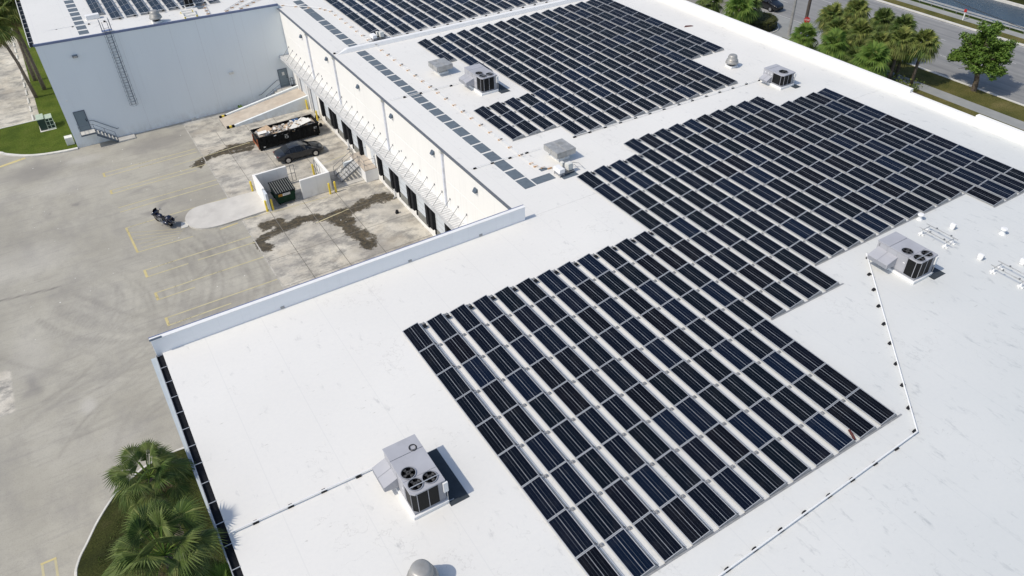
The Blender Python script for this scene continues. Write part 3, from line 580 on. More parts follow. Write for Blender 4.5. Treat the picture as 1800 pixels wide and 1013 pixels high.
for y1, y0, zb in ((53.15, 51.55, -8.6), (49.7, 48.1, G)):
    d = MB().box(DX - .02, DX + .05, y0, y1, zb, -6.0).build('roll_up_door', 'door_pale', W1)
    MB().box(DX - .10, DX - .001, y1 + .001, y1 + .22, zb, -5.6).build('guide', 'rtu_dark', d)
    MB().box(DX - .10, DX - .001, y0 - .1, y0 - .001, zb, -5.6).build('guide', 'white', d)
MB().box(DX - .20, DX - .001, 50.4, 50.75, G, -5.3).build('pilaster', 'white', W1); MB().box(DX - .20, DX - .001, 53.9, 54.2, G, -5.3).build('pilaster', 'white', W1)
# canopy over the docks
cn = MB().box(DX - 1.03, DX - .001, 6.0, 56.0, -5.17, -5.12); can = cn.build('canopy', simple_once('canopy_sheet', (0.62, 0.625, 0.62), .5), W1)
fz = MB().box(DX - 1.07, DX - 1.031, 6.0, 56.0, -5.36, -5.06); fz.box(DX - 1.12, DX - 1.071, 6.0, 56.0, -5.36, -5.33); fz.build('canopy_fascia', simple_once('canopy_edge', (0.50, 0.51, 0.52), .45), can)
rb = MB(); yy = 6.2
while yy < 56: rb.box(DX - 1.03, DX - .002, yy, yy + .035, -5.119, -5.095); yy += .30
rb.build('canopy_ribs', simple_once('canopy_rib', (0.50, 0.50, 0.50), .5), can)
yy = 55.2
while yy > 7:
    s_ = MB().tube([(DX - .03, yy, -4.06), (DX - .93, yy, -5.04)], .022, 5); s_.box(DX - .05, DX - .001, yy - .06, yy + .06, -4.14, -4.0)
    s_.build('canopy_strut', 'steel', can); yy -= 1.335
for Y in (47.1, 39.5, 28.0, 17.1):
    d = MB().box(DX - .16, DX - .001, Y - .09, Y + .09, -4.95, -.30).build('downspout', simple_once('downspout_white', (0.70, 0.72, 0.77), .5), W1)
    MB().box(DX - .24, DX - .001, Y - .16, Y + .16, -.30, .0).build('leader_head', 'offwhite', d)
for Y in (39.42, 28.02):
    d = MB().box(DX - .19, DX - .001, Y - .1, Y + .1, -9.7, -5.2).build('downspout', 'white', W1)
    MB().tube([(DX - .1, Y, -9.7), (DX - .35, Y, -9.86)], .07, 6).build('outlet', 'alu_dull', d)
for Y in (49.1, 41.62, 33.68, 26.41, 18.74, 12.0):
    lt = MB().add([(DX - .001, Y - .2, -1.12), (DX - .26, Y - .2, -1.14), (DX - .10, Y - .2, -.86), (DX - .001, Y - .2, -.86), (DX - .001, Y + .2, -1.12), (DX - .26, Y + .2, -1.14), (DX - .10, Y + .2, -.86), (DX - .001, Y + .2, -.86)], [(0, 1, 2, 3), (7, 6, 5, 4), (0, 4, 5, 1), (1, 5, 6, 2), (2, 6, 7, 3), (3, 7, 4, 0)])
    l_ = fixnormals(lt.build('wall_light', 'steel_blue', W1)); MB().box(DX - .22, DX - .02, Y - .15, Y + .15, -1.15, -1.142).build('lens', 'lamp', l_)
mb = MB()
for Y in (45.4, 44.6, 31.2, 25.3): mb.box(DX - .05, DX - .001, Y, Y + .05, -3.9, -3.75)
mb.build('wall_bracket', 'steel', W1)
mb = MB(); mb.box(DX - .012, DX - .001, 5.85, 56, -2.62, -2.585); mb.build('wall_reveal', 'white', W1)

# ------------------------------------------------------------------ second warehouse (upper left)
LW = thing('warehouse', 'white warehouse at upper left with tall shaded wall, caged ladder and blue coping', 'building', (-12.6, 56.1, G))
FY = 56.0
zt = lambda x: 1.17 - (x + 12.6) / 23.9 * 0.70
a, b = -12.6, DX - .002
mb = MB().add([(a, FY, G - .05), (b, FY, G - .05), (b, 130, G - .05), (a, 130, G - .05), (a, FY, zt(a) - .02), (b, FY, zt(b) - .02), (b, 130, zt(b) - .02), (a, 130, zt(a) - .02)], [(0, 3, 2, 1), (4, 5, 6, 7), (0, 1, 5, 4), (1, 2, 6, 5), (2, 3, 7, 6), (3, 0, 4, 7)])
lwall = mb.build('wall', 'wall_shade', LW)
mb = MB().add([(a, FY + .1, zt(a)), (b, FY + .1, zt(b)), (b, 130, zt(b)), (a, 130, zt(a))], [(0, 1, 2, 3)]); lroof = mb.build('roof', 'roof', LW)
mb = MB().hexa([(a - .1, FY - .05, zt(a) - .16), (b, FY - .05, zt(b) - .16), (b, FY + .12, zt(b) - .16), (a - .1, FY + .12, zt(a) - .16), (a - .1, FY - .05, zt(a) + .05), (b, FY - .05, zt(b) + .05), (b, FY + .12, zt(b) + .05), (a - .1, FY + .12, zt(a) + .05)]); mb.build('coping', 'blue_trim', LW)
g_ = MB(); g_.box(a - .36, a - .02, FY + .5, 130, zt(a) - .30, zt(a) - .28); g_.box(a - .39, a - .36, FY + .5, 130, zt(a) - .30, zt(a) - .03); gg = g_.build('gutter', 'black', LW)
for k in range(22): MB().box(a - .40, a, FY + 1 + k * 1.6, FY + 1.05 + k * 1.6, zt(a) + .002, zt(a) + .014).build('gutter_strap', 'offwhite', LW)
st = MB(); st.box(a - .46, a - .391, FY + .4, 130, zt(a) - .30, zt(a) - .02); st.build('gutter_lip', 'offwhite', LW)
for k in range(22):
    y0 = 56.7 + k * 1.64; z = zt(-8.0)
    MB().add([(-8.5, y0 + .08, zt(-8.5) + .003), (-7.58, y0 + .08, zt(-7.58) + .003), (-7.58, y0 + 1.33, zt(-7.58) + .003), (-8.5, y0 + 1.33, zt(-8.5) + .003)], [(0, 1, 2, 3)]).build('walkway_pad', 'pad', lroof)
def wall_door(x0, x1, z0, z1, notice):
    d = MB().box(x0, x1, FY - .05, FY + .02, z0, z1).build('door', 'door_grey', LW)
    f = MB().box(x0 - .07, x0 - .001, FY - .06, FY + .02, z0, z1 + .07); f.box(x1 + .001, x1 + .07, FY - .06, FY + .02, z0, z1 + .07); f.box(x0, x1, FY - .06, FY + .02, z1 + .001, z1 + .07); f.build('door_frame', 'steel_blue', d)
    h = MB().box(x1 - .14, x1 - .05, FY - .12, FY - .051, z0 + .95, z0 + 1.02); h.box(x1 - .14, x1 - .09, FY - .09, FY - .051, z0 + 1.1, z0 + 1.2); h.build('handle', 'black', d)
    if notice: MB().box(x0 + .38, x0 + .66, FY - .054, FY - .0505, z0 + 1.3, z0 + 1.68).build('notice', 'offwhite', d)
wall_door(-11.72, -10.76, -8.18, -6.1, False); wall_door(9.68, 10.64, -8.68, -6.68, True)
for x, z, m_ in ((-9.61, -.6, 'steel_blue'), (4.57, -5.75, 'offwhite')):
    l_ = MB().box(x - .24, x + .24, FY - .22, FY - .001, z - .12, z + .14).build('wall_light', m_, LW, bev=.03)
    if m_ == 'steel_blue': MB().box(x - .17, x + .17, FY - .226, FY - .2205, z - .09, z + .05).build('lens', 'lamp', l_)
MB().box(-11.93, -11.78, FY - .05, FY - .001, -4.8, -4.68).build('vent_cover', 'white', LW)
mb = MB()
for x in (-5.2, -.3, 2.4, 6.2): mb.box(x, x + .018, FY - .006, FY - .001, G, zt(x) - .2)
mb.build('wall_joint', simple_once('wall_joint_grey', (0.60, 0.615, 0.63), .8), LW)  # joint strips slightly darker than the wall
MB().box(-.9, -.45, FY - .16, FY - .001, G + .02, G + .22).build('drain_box', 'offwhite', LW)

# caged ladder on the left wall
LD = thing('caged_ladder', 'tall grey steel ladder with safety cage up the shaded left wall', 'ladder', (-6.0, FY, -6.7))
for x in (-6.23, -5.77): MB().tube([(x, FY - .22, -6.65), (x, FY - .22, 2.1)], .028, 5).build('rail', 'steel_blue', LD)
for x in (-6.42, -5.56): MB().tube([(x, FY + .5, zt(x)), (x, FY + .5, 2.25), (x, FY - .15, 2.25), (x, FY - .15, 1.25)], .03, 5).build('handrail', 'steel_blue', LD)
for k in range(28): MB().tube([(-6.23, FY - .22, -6.6 + k * .30), (-5.77, FY - .22, -6.6 + k * .30)], .016, 5).build('rung', 'steel_blue', LD)
mb = MB(); R_ = .42
for k in range(15):
    z = -6.55 + k * .52; mb.tube([(-6.0 + R_ * math.cos(PI + t * PI / 8), FY - .22 - .62 * math.sin(t * PI / 8), z) for t in range(9)], .016, 4)
for t in (1, 3, 5, 7): x = -6.0 + R_ * math.cos(PI + t * PI / 8); y = FY - .22 - .62 * math.sin(t * PI / 8); mb.tube([(x, y, -6.55), (x, y, .9)], .012, 4)
mb.build('safety_cage', 'steel_blue', LD)
MB().box(-6.5, -5.5, FY - .18, FY + .35, 1.16, 1.2).build('platform', 'blue_trim', LD)

# steel stair at the left door
def rail(mb, pts, r=.02, drop=(.5,), post=None, base=None):
    mb.tube(pts, r, 5)
SS = thing('steel_stair', 'small blue grey steel stair with landing under the left wall door', 'stair', (-11.8, FY, G))
MB().box(-11.85, -10.45, FY - 1.1, FY - .001, -8.30, -8.22).build('landing', 'kerb', SS)
MB().box(-11.87, -10.43, FY - 1.13, FY - 1.101, -8.34, -8.18).build('edge_beam', 'steel_blue', SS)
for k in range(6):
    x = -10.42 + k * .28; z = -8.44 - k * .235
    MB().box(x, x + .25, FY - 1.05, FY - .05, z - .05, z).build('tread', 'kerb', SS)
for y in (FY - 1.09, FY - .05): MB().hexa([(-10.45, y, -8.62), (-8.75, y, G + .02), (-8.75, y + .03, G + .02), (-10.45, y + .03, -8.62), (-10.45, y, -8.3), (-8.75, y, -9.65), (-8.75, y + .03, -9.65), (-10.45, y + .03, -8.3)]).build('stringer', 'steel_blue', SS)
mb = MB()
for y, s in ((FY - 1.1, 1), (FY - .08, 0)):
    for h in (.95, .5):
        if s: mb.tube([(-11.83, y, -8.22 + h), (-10.45, y, -8.22 + h), (-8.75, y, -9.62 + h)], .02, 5)
        elif h > .9: mb.tube([(-10.7, y, -8.22 + h), (-10.35, y, -8.22 + h), (-8.4, y, -9.75 + h), (-8.2, y, -9.7 + h)], .03, 5)
    if s:
        for x, z in ((-11.83, -8.22), (-10.45, -8.22), (-9.6, -8.95), (-8.75, -9.62)): mb.tube([(x, y, z), (x, y, z + .95)], .022, 5)
for h in (.95, .5): mb.tube([(-11.83, FY - 1.1, -8.22 + h), (-11.83, FY - .05, -8.22 + h)], .02, 5)
mb.build('railing', 'steel_blue', SS)
MB().box(-8.7, -7.0, FY - 1.15, FY - .02, G, G + .12).build('foot_slab', 'concrete', SS)

# concrete loading ramp
RP = thing('loading_ramp', 'concrete loading ramp with low white side walls rising to the dock', 'ramp', (1.7, 51.3, G))
MB().prism_y([(1.7, G), (1.7, G + .004), (11.28, -8.60), (11.28, G)], 51.63, 54.45).build('ramp_surface', 'ramp', RP)
for y0, y1, h, x0 in ((51.35, 51.629, .14, 2.7), (54.451, 54.75, .24, 2.6)):
    zz = lambda x: G + (x - 1.7) / 9.58 * 1.3
    MB().prism_y([(x0, G), (x0, zz(x0) + h * .6), (11.27, zz(11.27) + h), (11.27, G)], y0, y1).build('side_wall', 'wall_shade', RP)
for y0 in (51.35, 54.45):
    for k in range(3): MB().box(1.85 + k * .28, 2.11 + k * .28, y0, y0 + .28, G, G + .24).build('end_block', 'black' if k != 1 else 'yellow', RP, bev=.03)
MB().box(1.70, 1.74, 51.6, 54.5, G + .006, G + .012).build('joint_strip', 'joint', RP)
# landing and steps behind the ramp
LS = thing('door_steps', 'concrete steps and handrail up to the grey door behind the ramp', 'steps', (9.0, 55.3, G))
MB().box(9.35, 11.28, 54.76, FY - .002, G, -8.72).build('landing', 'concrete', LS)
for k in range(6): MB().box(7.4 + k * .325, 7.724 + k * .325, 54.77, FY - .002, G, G + .19 * (k + 1)).build('step', 'concrete', LS)
mb = MB(); mb.tube([(6.9, FY - .12, -8.95), (7.2, FY - .12, -8.95), (9.3, FY - .12, -7.75), (9.55, FY - .12, -7.75)], .03, 5)
mb.tube([(7.5, 54.85, -8.8), (9.4, 54.85, -7.8), (11.2, 54.85, -7.8)], .02, 5)
for x, z in ((7.5, -9.6), (8.4, -9.1), (9.4, -8.7), (10.6, -8.7)): mb.tube([(x, 54.85, z), (x, 54.85, z + .9)], .02, 5)
mb.build('handrail', 'steel_blue', LS)
HT = thing('hand_truck', 'black hand truck lying on the landing beside the grey door', 'hand truck', (10.95, 55.4, -8.72))
mb = MB(); mb.box(10.75, 11.15, 55.0, 55.7, -8.70, -8.60); mb.build('plate', 'black', HT)
mb = MB()
for x in (10.8, 11.1): mb.tube([(x, 55.6, -8.6), (x, 55.75, -7.8)], .03, 5)
mb.tube([(10.8, 55.75, -7.8), (11.1, 55.75, -7.8)], .03, 5); mb.build('frame', 'black', HT)
for x in (10.72, 11.18): MB().lathe([(.02, -.04), (.13, -.04), (.13, .04), (.02, .04)], (x, 55.1, -8.59), 10, 'x').build('wheel', 'tyre', HT)
WD = MB()
for k in range(60):
    a_ = R.random() * 2 * PI; r_ = R.random() * .25; z = G + R.random() * .35; x, y = 4.45 + r_ * math.cos(a_), 55.5 + r_ * math.sin(a_)
    WD.quad((x, y, z), (x + .09, y + R.uniform(-.05, .05), z + .03), (x + .1, y + .05, z + .12), (x, y + .08, z + .1))
tag(WD.build('weed', 'leaf'), 'small green weed growing at the foot of the shaded wall', 'weed')

# platform and stair at the docks
PL = thing('dock_stair', 'white concrete dock platform with open grey steel stair and railings', 'stair', (10.0, 33.6, G))
MB().box(10.05, 11.29, 32.15, 36.0, G, -8.66).build('platform', 'white', PL)
MB().box(10.0, 11.29, 32.12, 36.03, -8.659, -8.60).build('deck', 'ramp', PL)
MB().box(8.1, 10.049, 32.75, 35.9, G, G + .06).build('base_slab', 'concrete', PL)
MB().box(9.0, 10.049, 34.95, 35.2, G + .06, -8.75).build('stringer_wall', 'wall_shade', PL)
for k in range(7):
    x = 9.98 - (k + 1) * .27; z = -8.6 - (k + 1) * .165
    t_ = MB(); t_.box(x, x + .25, 33.4, 34.9, z - .03, z); t_.build('tread', 'galv_light', PL)
for y in (33.38, 34.9): MB().hexa([(8.0, y, G + .06), (10.0, y, -8.8), (10.0, y + .03, -8.8), (8.0, y + .03, G + .06), (8.0, y, G + .24), (10.0, y, -8.6), (10.0, y + .03, -8.6), (8.0, y + .03, G + .24)]).build('stringer', 'steel', PL)
for y in (33.38, 34.92):
    mb = MB()
    for h in (1.0, .5): mb.tube([(7.85, y, G + .1 + h), (9.98, y, -8.6 + h), (10.05, y, -8.6 + h)], .022, 5)
    for x, z in ((7.9, G), (8.9, -9.4), (9.98, -8.6)): mb.tube([(x, y, z), (x, y, z + 1.1)], .022, 5)
    mb.build('railing', 'steel', PL)
for ra, po in (([(10.1, 33.38), (10.1, 32.2), (11.2, 32.2)], None), ([(10.1, 34.92), (10.1, 35.9)], None)):
    mb = MB()
    for h in (1.0, .5): mb.tube([(x, y, -8.6 + h) for x, y in ra], .022, 5)
    for x, y in ra: mb.tube([(x, y, -8.6), (x, y, -7.6)], .022, 5)
    mb.build('railing', 'steel', PL)
mb = MB(); R2 = random.Random(3)
for k in range(26):
    x, y, z = 8.6 + R2.uniform(-.3, .3), 35.0 + R2.uniform(-.25, .25), G + .35 + R2.uniform(-.25, .3); s_ = .2
    mb.poly([(x, y, z), (x + R2.uniform(.1, s_), y + R2.uniform(-.1, .1), z + R2.uniform(-.1, .1)), (x + R2.uniform(0, .1), y + R2.uniform(.1, s_), z + R2.uniform(0, .15))])
tag(mb.build('plastic_bag', 'whitepaint_card'), 'crumpled white plastic sheet caught beside the steel dock stair', 'plastic sheet')

# bin store
BS = thing('bin_enclosure', 'white walled bin enclosure open towards the dock yard', 'enclosure', (.6, 32.7, G))
t0, t1 = G, G + 1.95
MB().box(.58, .80, 33.3, 36.3, t0, t1).build('wall', 'wall', BS, bev=.01); MB().box(.801, 3.75, 36.08, 36.3, t0, t1 - .002).build('wall', 'wall', BS, bev=.01)
MB().box(3.95, 6.58, 32.72, 32.94, t0, t1 - .002).build('wall', 'wall', BS, bev=.01); MB().box(6.581, 6.80, 32.72, 36.2, t0, t1).build('wall', 'wall', BS, bev=.01)
MB().box(.59, .79, 32.4, 33.299, t0, t1 - .15).build('gate_post', 'door_pale', BS)
def gate(x0, y0, x1, y1):
    mb = MB()
    for h in (.15, 1.0, 1.85): mb.tube([(x0, y0, G + h), (x1, y1, G + h)], .025, 5)
    for f_ in (0, .5, 1): mb.tube([(x0 + (x1 - x0) * f_, y0 + (y1 - y0) * f_, G + .1), (x0 + (x1 - x0) * f_, y0 + (y1 - y0) * f_, G + 1.88)], .028, 5)
    mb.build('gate_frame', 'steel', BS)
gate(3.76, 36.2, 4.5, 36.25); gate(6.45, 36.1, 6.35, 34.2)
BO = [(10.86, 51.1, 'beside the foot of the ramp wall'), (10.83, 47.75, 'between the skip and the dock wall'), (.33, 36.72, 'at the outer left corner of the bin enclosure'), (6.35, 36.55, 'inside the back of the bin enclosure'),
      (6.38, 32.2, 'left of the pair at the enclosure right corner'), (6.95, 32.2, 'right of the pair at the enclosure right corner'), (.45, 32.55, 'left of the pair in front of the green bin'), (.97, 32.5, 'right of the pair in front of the green bin')]
for x, y, wh in BO:
    o = MB().lathe([(.10, 0), (.10, 1.08), (.07, 1.14), (.015, 1.16)], (x, y, G), 12).build('bollard', 'yellow', None, smooth=False); tag(o, 'yellow steel bollard ' + wh, 'bollard', 'yellow bollards in the dock yard')
# ------------------------------------------------------------------ solar arrays
PW, PL_, Z0, ZH = 0.939, 1.975, 0.10, 0.29
def ppos(u, v, dz=0.0):      # point on the tilted panel plane: u across 0..PW, v along
    return (u, -v, Z0 + (ZH - Z0) * u / PW + dz)
def panel_parts(root, edge=False):
    fr = MB(); e = .034
    for (u0, u1, v0, v1) in ((0, PW, 0, e), (0, PW, PL_ - e, PL_), (0, e, e, PL_ - e), (PW - e, PW, e, PL_ - e)):
        p = [ppos(u0, v0, -.035), ppos(u1, v0, -.035), ppos(u1, v1, -.035), ppos(u0, v1, -.035), ppos(u0, v0), ppos(u1, v0), ppos(u1, v1), ppos(u0, v1)]
        fr.add(p, [(0, 1, 2, 3), (7, 6, 5, 4), (4, 5, 1, 0), (5, 6, 2, 1), (6, 7, 3, 2), (7, 4, 0, 3)])
    fixnormals(fr.build('frame', 'alu', root))
    c = MB().add([ppos(e, e, -.004), ppos(e, PL_ - e, -.004), ppos(PW - e, PL_ - e, -.004), ppos(PW - e, e, -.004)], [(0, 1, 2, 3)]); c.uv = [(0, 0), (0, 1), (1, 1), (1, 0)]
    c.build('cells', 'cell', root)
    d = MB().add([(PW + .06, -.12, .235), (PW + .06, -1.86, .235), (PW + .20, -1.86, .06), (PW + .20, -.12, .06)], [(0, 1, 2, 3)])
    d.add([(PW + .20, -.10, .02), (PW + .20, -1.88, .02), (PW + .24, -1.88, .02), (PW + .24, -.10, .02), (PW + .20, -.10, .06), (PW + .20, -1.88, .06), (PW + .24, -1.88, .06), (PW + .24, -.10, .06)], [(4, 5, 6, 7), (3, 2, 6, 7), (0, 1, 5, 4)])
    d.build('wind_deflector', 'deflector', root)
    m = MB(); m.box(PW + .02, PW + (.22 if edge else .40), -.09, .07, .004, .055); m.box(PW + .06, PW + .20, -.06, .04, .05, .11)
    if not edge: m.box(PW + .30, PW + .36, -.05, .03, .05, .12)
    m.build('mount', 'alu_dull', root)
def side_plate(root, near=True):
    v = PL_ + .012 if near else -.012
    s = MB().add([(0.0, -v, .02), (PW + .22, -v, .02), (PW + .03, -v, .275), (PW, -v, ZH - .03), (0, -v, Z0 - .03)], [(0, 1, 2, 3, 4)])
    s.add([(-.04, -v - .08, .004), (1.40, -v - .08, .004), (1.40, -v, .004), (-.04, -v, .004), (-.04, -v - .08, .03), (1.40, -v - .08, .03), (1.40, -v, .03), (-.04, -v, .03)], [(4, 5, 6, 7), (0, 1, 5, 4), (1, 2, 6, 5), (3, 0, 4, 7)])
    s.build('side_plate', 'alu_dull', root)
def ballast(root):
    m = MB().box(PW + .16, PW + .36, -.46, -.20, .115, .16); m.build('ballast_block', 'black', root)
protos = {}
def proto(kind):
    if kind not in protos:
        r_ = thing('solar_panel', 'x', 'solar panel'); panel_parts(r_, 'x' in kind)
        if 'e' in kind: side_plate(r_)
        if 's' in kind: ballast(r_)
        index_kids(r_); protos[kind] = [r_, False]
    return protos[kind]
allp = []
for k in range(30):          # near array: first row index u0, last row index u1
    u0, u1 = (0, 9) if k < 12 else ((-4, 5) if k < 16 else ((-5, 4) if k < 26 else (-4, 5)))
    for n_, u in enumerate(range(u0, u1)):
        allp.append(dict(x=k * 1.42728, y=-u * 2.0 - .008, k=k + 1, n=n_ + 1, last=(u == u1 - 1), first=(n_ == 0), arr='near array', s=1.0))
bj = {0: [(8, 11)], 1: [(8, 11)], 2: [(0, 3), (8, 11)], 3: [(0, 5), (8, 12)]}
for i in range(18):
    seg = bj.get(i, [(0, 12)] if i <= 14 else [(0, 9)])
    n_ = 0
    for a, b in seg:
        for jx in range(a, b):
            n_ += 1
            allp.append(dict(x=16.33 + 1.44 * i, y=37.6 - 2.04 * jx, k=i + 1, n=n_, last=(jx == b - 1), first=(jx == a), arr='middle array', s=1.02))
for i in range(17):
    for jx in range(9): allp.append(dict(x=16.42 + 1.475 * i, y=53.42 + 2.12 * 3 - 2.12 * jx, k=i + 1, n=jx + 1, last=(jx == 8), first=False, arr='back array', s=1.06))
for i in range(9):
    e_ = 62.0 if i == 0 else 59.75
    for jx in range(6): allp.append(dict(x=-6.43 + 1.425 * i, y=e_ + 2.06 * (jx + 1), k=i + 1, n=jx + 1, last=(jx == 0), first=False, arr='left array', s=1.0))
camR = co.rotation_euler.to_matrix(); CP = Vector(co.location)
def inview(p, mg=.02):
    d = camR.transposed() @ (Vector(p) - CP); f_ = cam.lens / 36
    return d.z < 0 and abs(f_ * d.x / -d.z) < .5 + mg and abs(f_ * d.y / -d.z) < .2813 + mg
for p in allp: p['d'] = (Vector((p['x'] + .5, p['y'] - 1, 0)) - CP).length; p['see'] = inview((p['x'] + .5, p['y'] - 1, 0))
singles = sorted([p for p in allp if p['see'] and p['arr'] in ('near array', 'middle array')], key=lambda p: p['d'])[:299]
sid = set(id(p) for p in singles); rest = [p for p in allp if id(p) not in sid]
for p in singles:
    kd = ('e' if p['last'] else '') + ('s' if p['first'] else '') + ('x' if (p['arr'] == 'near array' and (p['k'] == 30 or (p['k'] == 12 and p['y'] < -9.9) or (p['k'] == 16 and p['y'] < -7.9))) else ''); pr_ = proto(kd)
    if not pr_[1]: o = pr_[0]; pr_[1] = True
    else: o = copy_tree(pr_[0])
    o.location = (p['x'], p['y'], 0); o.scale = (1, p['s'], 1)
    o['label'] = 'dark blue solar panel, %s down in %s row from left of %s' % (ORD[p['n']], ORD[p['k']], p['arr'])
    o['group'] = 'tilted solar panels of the ' + p['arr']
# all the smaller, more distant panels: one object with three materials
def rest_obj():
    V, F, Mi, UV = [], [], [], []
    def face(pts, mi, uv=None):
        o = len(V); V.extend(pts); F.append(tuple(range(o, o + len(pts)))); Mi.append(mi); UV.extend(uv or [(0, 0)] * len(pts))
    for p in rest:
        x0, y0, s_ = p['x'], p['y'], p['s']; zb = zt(x0 + .5) if p['arr'] == 'left array' else 0
        T = lambda q: (x0 + q[0], y0 + q[1] * s_, zb + q[2])
        e = .034
        for a, b, c, d in ((0, PW, 0, e), (0, PW, PL_ - e, PL_), (0, e, e, PL_ - e), (PW - e, PW, e, PL_ - e)): face([T(ppos(a, c)), T(ppos(a, d)), T(ppos(b, d)), T(ppos(b, c))], 0)
        face([T(ppos(0, 0, -.035)), T(ppos(0, PL_, -.035)), T(ppos(PW, PL_, -.035)), T(ppos(PW, 0, -.035))][::-1], 0)
        face([T(ppos(e, e, -.004)), T(ppos(e, PL_ - e, -.004)), T(ppos(PW - e, PL_ - e, -.004)), T(ppos(PW - e, e, -.004))], 1, [(0, 0), (0, 1), (1, 1), (1, 0)])
        face([T(ppos(PW, 0)), T(ppos(PW, PL_)), T(ppos(PW, PL_, -.035)), T(ppos(PW, 0, -.035))], 0)
        face([T(q) for q in ((PW + .06, -.12, .235), (PW + .06, -1.86, .235), (PW + .20, -1.86, .04), (PW + .20, -.12, .04))], 2)
        face([T(q) for q in ((PW + .02, .07, .05), (PW + .02, -.09, .05), (PW + .40, -.09, .05), (PW + .40, .07, .05))], 3)
        if p['last']: v = PL_ + .01; face([T(q) for q in ((0, -v, .02), (PW + .22, -v, .02), (PW + .03, -v, .275), (PW, -v, ZH - .03), (0, -v, Z0 - .03))], 3)
        if p['first']: face([T(q) for q in ((PW + .10, -.16, .10), (PW + .10, -.42, .10), (PW + .30, -.42, .10), (PW + .30, -.16, .10))], 4)
    me = bpy.data.meshes.new('distant_solar_panels'); me.from_pydata(V, [], F)
    for m in ('alu', 'cell', 'deflector', 'alu_dull', 'black'): me.materials.append(M[m])
    me.polygons.foreach_set('material_index', Mi); l = me.uv_layers.new(name='UVMap'); l.data.foreach_set('uv', np.array(UV, np.float32).ravel()); me.update()
    o = bpy.data.objects.new('distant_solar_panels', me); C.objects.link(o)
    tag(o, 'rows of dark blue solar panels further back on the white roofs', 'solar panels', None, 'stuff')
rest_obj()

# ------------------------------------------------------------------ packaged rooftop units
def fan(root, x, y, z, r):
    ring = MB().lathe([(r, 0), (r + .035, 0), (r + .035, .045), (r, .045), (r, 0)], (x, y, z), 28)
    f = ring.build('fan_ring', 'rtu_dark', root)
    MB().lathe([(.001, .006), (r, .006)], (x, y, z), 28).build('fan_opening', 'darkhole', f)
    b = MB().lathe([(.001, .05), (.10, .05), (.10, .015)], (x, y, z), 12)
    for k in range(4):
        a0 = k * PI / 2 + .3
        b.add([(x + .07 * math.cos(a0), y + .07 * math.sin(a0), z + .012), (x + r * .9 * math.cos(a0 - .28), y + r * .9 * math.sin(a0 - .28), z + .02), (x + r * .9 * math.cos(a0 + .38), y + r * .9 * math.sin(a0 + .38), z + .042), (x + .07 * math.cos(a0 + .6), y + .07 * math.sin(a0 + .6), z + .03)], [(0, 1, 2, 3)])
    b.build('fan_blades', simple_once('fan_blade_grey', (.07, .07, .07)), f)
    g = MB()
    for q in (.45, .8):
        g.tube([(x + r * q * math.cos(2 * PI * t / 20), y + r * q * math.sin(2 * PI * t / 20), z + .055) for t in range(21)], .006, 4)
    for q in range(6): g.tube([(x, y, z + .06), (x + r * math.cos(q * PI / 3), y + r * math.sin(q * PI / 3), z + .05)], .006, 4)
    g.build('fan_guard', 'black', f)
